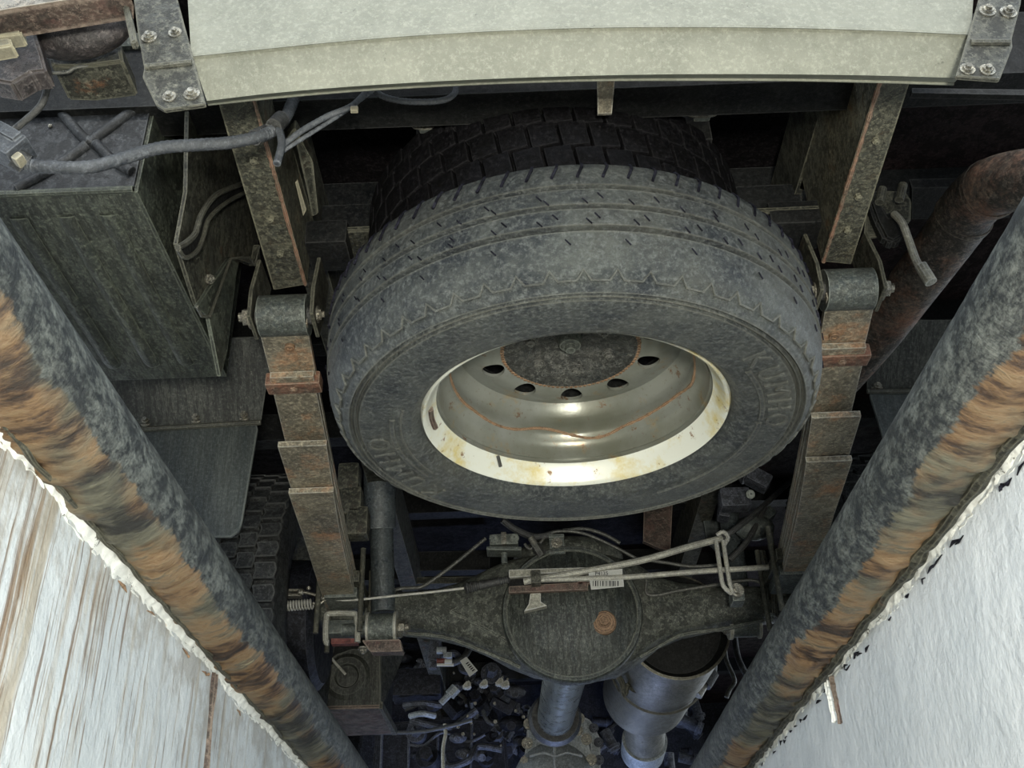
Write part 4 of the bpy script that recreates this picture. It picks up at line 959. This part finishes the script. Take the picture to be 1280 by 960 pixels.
wirez('lamp_wire', [(58, 92, .90), (85, 90, .90), (98, 84, .90), (150, 80, .92)], .0022, 'line', 'fine wire running right beneath the tail lamp unit', 'wire')

# wiring loom
t = thing('wiring_loom', 'thick corrugated wiring loom drooping across the left rail', 'wire loom', at(180, 190, y=.92))
def loompath(pts, r, mat='loom', nm='sleeve'):
    pp = smooth([at(p[0], p[1], y=p[2]) for p in pts], 14)
    b = B(); b.tube(pp, [r * (1 + (.05 if i % 2 else -.05) + .06 * noise.noise(Vector((i * .2, r, 0)))) for i in range(len(pp))], 12); return part(nm, b, mat, t)
loompath([(28, 204, .90), (50, 208, .90), (110, 209, .90), (150, 199, .91), (200, 185, .92), (250, 181, .93), (290, 178, .94), (325, 170, .95), (345, 160, .96), (358, 145, .97), (368, 122, .98), (380, 100, 1.0)], .0078)
loompath([(40, 212, .905), (90, 213, .905), (140, 205, .91), (185, 190, .915)], .004)
loompath([(348, 160, .955), (352, 180, .955), (346, 205, .955)], .005, nm='tail')
loompath([(350, 185, .97), (375, 165, .97), (410, 145, .975), (440, 132, .98), (460, 112, .99)], .0040, nm='branch')
loompath([(352, 190, .975), (380, 172, .975), (430, 140, .985), (470, 110, 1.0)], .0028, nm='branch')
loompath([(465, 105, 1.0), (478, 120, 1.0), (510, 127, 1.0), (550, 126, 1.0), (568, 117, 1.0), (570, 100, 1.01)], .0042, nm='loop')
b = B()
for s_, e_ in (((318, 172), (335, 165)), ((342, 158), (352, 148))): b.tube([at(*s_, y=.95), at(*e_, y=.96)], .0105, 12)
part('tape', b, 'hose', t)
b = B(); b.box(at(443, 137, y=.975), (.010, .006, .008), bev=.001); part('tag', b, 'cream', t, 'small cream tag')
t = thing('connector_plug', 'bluish plastic plug at the left end of the loom', 'connector', at(12, 188, y=.89))
c = at(10, 184, y=.89); rt = Matrix.Rotation(math.radians(35), 3, 'Y')
b = B(); b.box(c, (.050, .035, .034), rt, bev=.004); b.box(c + Vector((.004, -.012, .008)), (.04, .02, .014), rt, bev=.002); part('housing', b, 'loom', t)
b = B(); b.box(at(24, 200, y=.885), (.010, .016, .012), rt, bev=.003); part('latch', b, 'cream', t)
b = B(); b.cyl(at(18, 196, y=.89), at(32, 206, y=.90), .013); part('collar', b, 'hose', t)

# ================================================================= exhaust tailpipe at right
t = thing('exhaust_pipe', 'fat rust brown tailpipe slanting up at right with elbow', 'exhaust', at(1150, 350, y=1.5))
pts = [(1050, 470, 1.75), (1095, 418, 1.62), (1145, 352, 1.46), (1195, 285, 1.32), (1215, 255, 1.25), (1245, 232, 1.18), (1300, 222, 1.12), (1360, 215, 1.08)]
b = B(); b.tube([at(p[0], p[1], y=p[2]) for p in pts], .044, 40, sub=8); ep = part('pipe', b, 'exhaust', t)
for a_, c_ in (((1203, 272, 1.292), (1207, 267, 1.282)), ((1236, 238, 1.20), (1241, 235, 1.19))):
    b = B(); b.tube([at(a_[0], a_[1], y=a_[2]), at(c_[0], c_[1], y=c_[2])], .0465, 40); part('weld_ring', b, 'exhaust', ep)
t = thing('exhaust_hanger', 'rubber exhaust hanger with bent rod gripping the tailpipe', 'hanger', at(1105, 270, y=1.33))
YH = 1.33
b = B(); b.prism([at(px, py, y=YH + .02) for px, py in ((1085, 240), (1098, 237), (1132, 238), (1140, 250), (1139, 275), (1110, 292), (1080, 297))], (0, .01, 0), .003); part('plate', b, 'chassis', t)
b = B(); b.prism([at(px, py, y=YH) for px, py in ((1086, 252), (1094, 246), (1104, 254), (1112, 268), (1122, 262), (1132, 280), (1130, 296), (1118, 303), (1106, 298), (1094, 275))], (0, .025, 0), .006); part('rubber', b, 'dark', t)
for px0, py0, px1, py1 in ((1099, 253, 1103, 236), (1124, 250, 1129, 231)):
    b = B(); b.tube([at(px0, py0, y=YH - .01), at(px1, py1, y=YH - .01)], .0075, 10); part('stud', b, 'bracket', t)
b = B(); b.tube([at(1118, 268, y=YH - .01), at(1128, 279, y=YH - .03), at(1136, 300, y=YH - .03), at(1145, 325, y=YH - .03), at(1153, 340, y=YH - .03)], .0062, 10, sub=4); part('rod', b, 'rod', t)
b = B(); b.tube([at(1151, 332, y=YH - .035), at(1164, 353, y=YH - .035)], .0095, 10); part('rod_foot', b, 'rod', t)
b = B(); b.prism([at(1140, 235, z=.66), at(1262, 232, z=.66), at(1262, 272, z=.66), at(1140, 274, z=.66)], (0, 0, .02)); solo('side_beam', b, 'dark', 'dark beam crossing behind the exhaust hanger', 'beam')

# ================================================================= straps and plates beyond the spare
YP = 2.95
plate('upright_strap', [(806, 600), (842, 600), (838, 688), (826, 686), (804, 676)], dict(y=YP), (0, .02, 0), 'rustplate', 'mottled rusty upright strap hanging below the spare wheel', 'strap')
plate('upright_strap', [(868, 590), (902, 590), (918, 668), (912, 700), (884, 676)], dict(y=YP - .1), (0, .02, 0), 'flap', 'smooth dark strap slanting right of the rusty strap', 'strap')
plate('cross_tube', [(500, 722), (640, 720), (640, 728), (500, 730)], dict(y=YP + .2), (0, .05, 0), 'chassis', 'thin dark cross tube behind the left axle arm', 'tube')
plate('cross_tube', [(500, 690), (612, 688), (612, 712), (500, 714)], dict(y=YP + .3), (0, .05, 0), 'dark', 'black cross tube above the left axle arm', 'tube')
t = thing('brake_bracket_cluster', 'mossy grey knuckle bracket beside the right leaf spring', 'bracket', at(945, 670, y=2.6))
c = at(943, 660, y=2.62)
b = B(); b.ball(c, .05, (1.1, .7, .7), 16); b.box(c + Vector((.03, .02, .03)), (.08, .05, .03), Matrix.Rotation(-.7, 3, 'Y'), bev=.008); part('knuckle', b, 'bush', t)
b = B(); b.tube([at(951, 690, y=2.55), at(958, 720, y=2.55), at(960, 768, y=2.55)], .012, 8); b.tube([at(962, 666, y=2.55), at(966, 700, y=2.55), at(968, 772, y=2.55)], .009, 8); part('upright', b, 'chassis', t)
bolt(t, at(962, 770, y=2.54), DN, .010, .01, 'bush')
for k, (px, py, r) in enumerate(((918, 625, .05), (948, 600, .04), (930, 585, .045), (905, 640, .03))):
    b = B(); b.box(at(px, py, y=2.5 + .02 * k), (r * 1.6, .05, r * 1.1), Matrix.Rotation(k * .6, 3, 'Y'), bev=.01); part('lug', b, 'engine', t)
bolt(t, at(938, 618, y=2.45), (0, -1, -.3), .008, mat='bush')
for k, (px, py) in enumerate(((437, 600), (440, 630), (448, 655))):
    b = B(); b.box(at(px, py, y=2.2), (.05, .05, .07), bev=.008); solo('bump_stop_bracket', b, 'chassis', ('upper', 'middle', 'lowest')[k] + ' small dark bracket between left spring and shock absorber', 'bracket', 'brackets by the left shock absorber')

# ================================================================= muffler
a_, c_ = at(846, 782, y=2.86), at(806, 868, y=3.62)
t = thing('muffler', 'big grey brown muffler drum with clamp band below the axle', 'muffler', a_)
d = (c_ - a_); L = d.length
def along(prof, nm, mat, par, seg=48, lab=None):
    b = B().lathe(prof, (0, 0, 0), 'z', seg); bmesh.ops.transform(b.bm, matrix=Matrix.Translation(a_) @ d.to_track_quat('Z', 'Y').to_matrix().to_4x4(), verts=b.bm.verts); return part(nm, b, mat, par, lab)
RM = .148
body = along([(RM - .003, 0), (RM + .004, .004), (RM, .02), (RM - .002, .10), (RM, .12), (RM, L * .5), (RM - .004, L * .52), (RM - .002, L - .02), (RM - .02, L), (.06, L + .01)], 'drum', 'muffler', t)
along([(.002, .03), (RM - .02, .028), (RM - .002, .0)], 'end_cap', 'dark', t, lab='dark recessed end cap')
along([(RM + .003, L * .50), (RM + .009, L * .51), (RM + .003, L * .525)], 'clamp_band', 'muffler', body)
b = B(); pc = at(782, 862, y=3.15); b.tube([at(765, 838, y=3.1), at(776, 852, y=3.1), at(780, 868, y=3.12), at(784, 858, y=3.12), at(792, 862, y=3.14), at(812, 866, y=3.16)], .011, 8, sub=4); part('clamp_latch', b, 'bracket', body)
b = B(); e0 = a_ + d * 1.0; e1 = at(806, 925, y=4.05); b.tube([e0, e1], .075, 32); part('outlet_pipe', b, 'muffler', t)
b = B(); b.tube([e1, at(803, 940, y=4.15)], [.085, .083], 32); part('outlet_flange', b, 'alu', t)
t = thing('rubber_mount', 'small rubber mount with zinc ends right of the muffler', 'mount', at(880, 835, y=3.2))
b = B(); b.cyl(at(889, 820, y=3.2), at(884, 838, y=3.2), .022, .030); part('eye', b, 'bush', t)
b = B(); b.cyl(at(884, 836, y=3.2), at(874, 852, y=3.2), .040); part('rubber', b, 'hose', t)
b = B(); b.cyl(at(874, 852, y=3.2), at(866, 866, y=3.2), .030); part('zinc_end', b, 'bolt', t)
wirez('hose_right', [(905, 800, 3.2), (908, 825, 3.2), (918, 850, 3.2), (912, 862, 3.2), (908, 872, 3.2)], .007, 'line', 'thin pipe curling down between muffler and right pit pipe', 'hose')
wirez('hose_right', [(918, 795, 3.3), (922, 820, 3.3), (932, 842, 3.3), (950, 870, 3.4)], .010, 'hose', 'black hose between muffler and right pit pipe', 'hose')
for o in COL.objects:
    if o.name.startswith('hose_right'): o.name = 'pipe_hose'

# ================================================================= propeller shaft and gearbox
s0, s1 = at(716, 800, y=2.75), at(694, 898, y=3.85)
t = thing('propeller_shaft', 'smooth grey propeller shaft running forward from the axle cover', 'shaft', s0)
b = B(); b.tube([s0, s1], .066, 40); part('tube', b, 'shaft', t)
b = B(); u = (s1 - s0).normalized(); b.lathe([(.064, -.02), (.085, -.02), (.096, 0), (.096, .02), (.085, .04), (.06, .04)], (0, 0, 0), 'z', 40)
bmesh.ops.transform(b.bm, matrix=Matrix.Translation(s1) @ u.to_track_quat('Z', 'Y').to_matrix().to_4x4(), verts=b.bm.verts); part('dust_ring', b, 'hose', t)
YG = 4.15
g = thing('gearbox', 'cast aluminium gearbox tail with ribs and bolts at bottom centre', 'gearbox', at(697, 940, y=YG))
b = B(); b.prism([at(px, py, y=YG) for px, py in ((660, 885), (672, 880), (674, 906), (686, 922), (706, 922), (718, 906), (722, 888), (732, 900), (736, 930), (744, 960), (748, 1040), (650, 1040), (654, 960), (658, 925))], (0, .25, .03), .006); part('housing', b, 'alu', g)
b = B(); b.ball(at(694, 985, y=YG + .02), .165, (1, .45, 1.05), 40); part('bell', b, 'alu', g)
for pp in (((662, 945), (680, 941), (694, 945), (708, 941), (728, 945)), ((694, 925), (693, 940), (694, 965)), ((670, 925), (690, 932), (712, 926))):
    b = B(); b.tube([at(px, py, y=YG - .055) for px, py in pp], .006, 8, sub=4); part('cast_rib', b, 'alu', g)
for px, py in ((659, 929), (657, 952), (724, 898), (733, 924), (739, 950), (722, 913), (661, 905)): bolt(g, at(px, py, y=YG - .004), BK, .015, .014, 'bolt')
b = B(); b.prism([at(px, py, y=YG + .1) for px, py in ((728, 895), (738, 900), (750, 922), (752, 1000), (742, 1000), (738, 930))], (0, .03, 0), .004); part('side_flange', b, 'alu', g)
for px, py in ((742, 910), (748, 928), (749, 950)): bolt(g, at(px, py, y=YG + .09), BK, .013, .012, 'engine')

# ================================================================= front box at left
t = thing('air_tank_box', 'dark forward box with pressed round boss left of the axle', 'box', at(450, 890, y=3.0))
Yb = 3.0
b = B(); b.prism([at(px, py, y=Yb) for px, py in ((398, 845), (404, 832), (420, 818), (440, 811), (475, 811), (476, 886), (398, 886))], (0, .01, 0), .002); part('rear_face', b, 'fender', t)
b = B(); b.lathe([(.002, -.004), (.03, -.002), (.036, -.012), (.055, -.012), (.068, 0)], at(434, 846, y=Yb), 'y', 40); part('pressed_boss', b, 'fender', t)
b = B(); b.prism([at(476, 811, y=Yb), at(506, 815, y=Yb + .12), at(482, 868, y=Yb + .12), at(476, 886, y=Yb)], (0, .01, .002)); part('gusset', b, 'chassis', t)
b = B(); z_ = at(440, 887, y=Yb).z
b.prism([at(398, 887, z=z_), at(476, 885, z=z_), at(495, 917, z=z_), at(400, 922, z=z_)], (0, 0, .01), .002); part('bottom_face', b, 'rustplate', t)
b = B(); b.prism([at(474, 886, z=z_ - .004), at(478, 886, z=z_ - .004), at(496, 919, z=z_ - .004), at(490, 919, z=z_ - .004)], (0, 0, .02)); part('edge_flange', b, 'bracket', t)
b = B(); b.tube([at(407, 815, y=Yb - .05), at(432, 843, y=Yb - .02)], .004, 6); part('stay_wire', b, 'rod', t)
b = B(); b.box(at(445, 860, y=Yb + .3), (.17, .5, .16)); part('body', b, 'dark', t)

# ================================================================= engine bay clutter, each a separate item
random.seed(21)
part_eng = thing('engine_block', 'shadowed engine and transmission mass filling the bottom centre', 'engine', at(600, 930, y=5.0))
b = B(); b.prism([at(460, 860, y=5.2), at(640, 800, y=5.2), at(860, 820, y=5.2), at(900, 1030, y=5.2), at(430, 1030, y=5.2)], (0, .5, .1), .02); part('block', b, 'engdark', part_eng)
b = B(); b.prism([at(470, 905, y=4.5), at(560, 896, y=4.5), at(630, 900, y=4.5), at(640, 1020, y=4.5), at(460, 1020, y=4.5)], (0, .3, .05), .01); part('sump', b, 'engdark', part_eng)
b = B()
for px in (478, 512, 548, 590): b.tube([at(px, 905, y=4.49), at(px - 3, 1000, y=4.49)], .006, 6)
part('sump_ribs', b, 'engine', part_eng)
b = B(); b.box(at(522, 858, y=4.2), (.20, .15, .11), bev=.01); part('relay_box', b, 'engdark', part_eng)
for (py, w, m) in ((882, 60, 'engine'), (895, 40, 'alu')):
    b = B(); b.tube([at(528 - w / 2.6, py, y=4.15), at(528, py - 3, y=4.12), at(528 + w / 2.6, py, y=4.15)], .012, 8, sub=4); part('hose_clamp', b, m, part_eng)
names = ['casting_boss', 'bracket', 'cover', 'fitting']
for k in range(130):
    px = random.uniform(505, 660) if k % 4 else random.uniform(745, 870)
    py = random.uniform(812, 955) if px < 660 else random.uniform(880, 958)
    lim = 800 + max(0, (px - 505)) * .28
    if px < 660 and py < lim + 10: py = lim + 20 + random.random() * 60
    if 770 < px < 850 and py < 950: continue
    y_k = random.uniform(4.25, 4.9); c = at(px, py, y=y_k); s_ = random.uniform(.018, .055)
    rot = Matrix.Rotation(random.uniform(0, 3), 3, 'Y') @ Matrix.Rotation(random.uniform(-.8, .8), 3, 'X')
    b = B(); kind = k % 4
    if kind == 0:
        d_ = rot @ Vector((s_, 0, 0)); b.tube([c - d_, c + d_], s_ * .5, 12); b.tube([c + d_ * .5, c + d_ * .75], s_ * .68, 12)
    elif kind == 1: b.box(c, (s_ * 2, s_, s_ * .8), rot, bev=s_ * .12); b.box(c + rot @ Vector((s_ * .8, 0, s_ * .3)), (s_ * .6, s_ * .8, s_ * 1.2), rot, bev=s_ * .1)
    elif kind == 2: b.ball(c, s_, (1, .7, .6), 12); b.cyl(c, c + Vector((0, -s_, -s_ * .4)), s_ * .35, seg=10)
    else: b.hexa(c, c + rot @ Vector((0, -s_, s_ * .4)), s_ * .5); b.cyl(c, c + rot @ Vector((0, s_, 0)), s_ * .9, seg=14)
    part(names[kind], b, random.choice(['engine', 'engine', 'engdark', 'engdark', 'engdark']), part_eng)
for k in range(16):
    px, py = random.uniform(500, 640), random.uniform(830, 950); y_k = random.uniform(4.1, 4.6); pts = []
    for j in range(5):
        pts.append(at(px, py, y=y_k + random.uniform(-.03, .03))); px += random.uniform(5, 34); py += random.uniform(-18, 20)
    if px > 672: continue
    b = B(); b.tube(pts, random.choice((.006, .009, .014)), 10, sub=6); part('hose', b, random.choice(['hose', 'loom', 'engine']), part_eng)
for k in range(14):
    px, py = random.uniform(560, 655), random.uniform(840, 940)
    p = at(px, py, y=4.12); b = B(); b.hexa(p, p + BK * .01, random.uniform(.004, .008)); part('bolt_head', b, 'bolt', part_eng)
# identifiable pieces
t = thing('sensor', 'grey cylindrical sensor with side plug below the left axle arm', 'sensor', at(542, 815, y=3.7))
b = B(); b.tube([at(545, 800, y=3.7), at(541, 826, y=3.7)], .022, 14); b.tube([at(541, 826, y=3.7), at(541, 836, y=3.7)], .015, 12); part('body', b, 'engine', t)
b = B(); b.tube([at(546, 813, y=3.68), at(558, 813, y=3.68)], .013, 10); b.box(at(560, 820, y=3.68), (.03, .03, .02), bev=.003); part('plug', b, 'alu', t)
t = thing('red_connector', 'small red and white connector below the left axle arm', 'connector', at(557, 829, y=3.66))
b = B(); b.tube([at(546, 826, y=3.66), at(558, 826, y=3.66)], .009, 10); part('red_end', b, 'red', t)
b = B(); b.tube([at(556, 827, y=3.655), at(565, 827, y=3.655)], .0095, 10); part('white_end', b, 'white', t)
b = B(); b.tube([at(546, 831, y=3.66), at(567, 831, y=3.66)], .006, 8); part('white_wire', b, 'white', t)
wirez('black_cable', [(566, 829, 3.7), (578, 823, 3.7), (586, 812, 3.75), (590, 800, 3.8)], .012, 'hose', 'black cable curving up from the red and white connector', 'cable')
t = part_eng
b = B(); b.prism([at(575, 826, y=3.6), at(583, 821, y=3.6), at(597, 838, y=3.6), at(587, 846, y=3.6)], (0, .002, 0)); part('paper_tag', b, 'white', t, 'small white barcode tag tilted in the engine bay')
b = B()
for k in range(5):
    x0, y0_ = 582 + k * 1.9, 827 + k * 2.2
    b.prism([at(x0, y0_ + 2.6, y=3.598), at(x0 + 1, y0_ + 3.6, y=3.598), at(x0 + 4.2, y0_ + 1.2, y=3.598), at(x0 + 3.4, y0_ + .2, y=3.598)], (0, .001, 0))
part('barcode', b, 'ink', t)
t = part_eng
b = B(); b.tube([at(551, 879, y=3.8), at(562, 868, y=3.8)], .012, 10); part('fitting_stem', b, 'alu', t)
b = B(); b.tube([at(562, 869, y=3.8), at(570, 860, y=3.8)], .021, 8); part('fitting_head', b, 'alu', t)
for k, (px, py, s_) in enumerate(((604, 853, .020), (624, 851, .028), (631, 854, .012), (583, 855, .016))):
    b = B(); b.prism([at(px - 6, py + 3, y=3.9), at(px + 1, py - 5, y=3.9), at(px + 5, py - 4, y=3.9), at(px + 6, py + 4, y=3.9), at(px - 1, py + 6, y=3.9)], (0, .03, 0), .004)
    part('pale_bracket', b, 'rod', part_eng, 'pale bracket')
wirez('front_wire', [(440, 916, 3.9), (520, 915, 3.9), (560, 908, 3.9), (590, 900, 3.9)], .007, 'loom', 'bluish wire stretched right from the forward box', 'wire')
wirez('front_wire', [(556, 905, 3.95), (557, 918, 3.95), (554, 935, 3.95), (554, 965, 3.95)], .007, 'rod', 'short pale wire hanging at the bottom', 'wire')
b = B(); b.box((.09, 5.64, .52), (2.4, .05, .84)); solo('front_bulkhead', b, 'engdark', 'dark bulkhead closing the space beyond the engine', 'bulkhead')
for o in list(COL.objects):
    if '_base' in o: del o['_base']
bpy.context.view_layer.update()
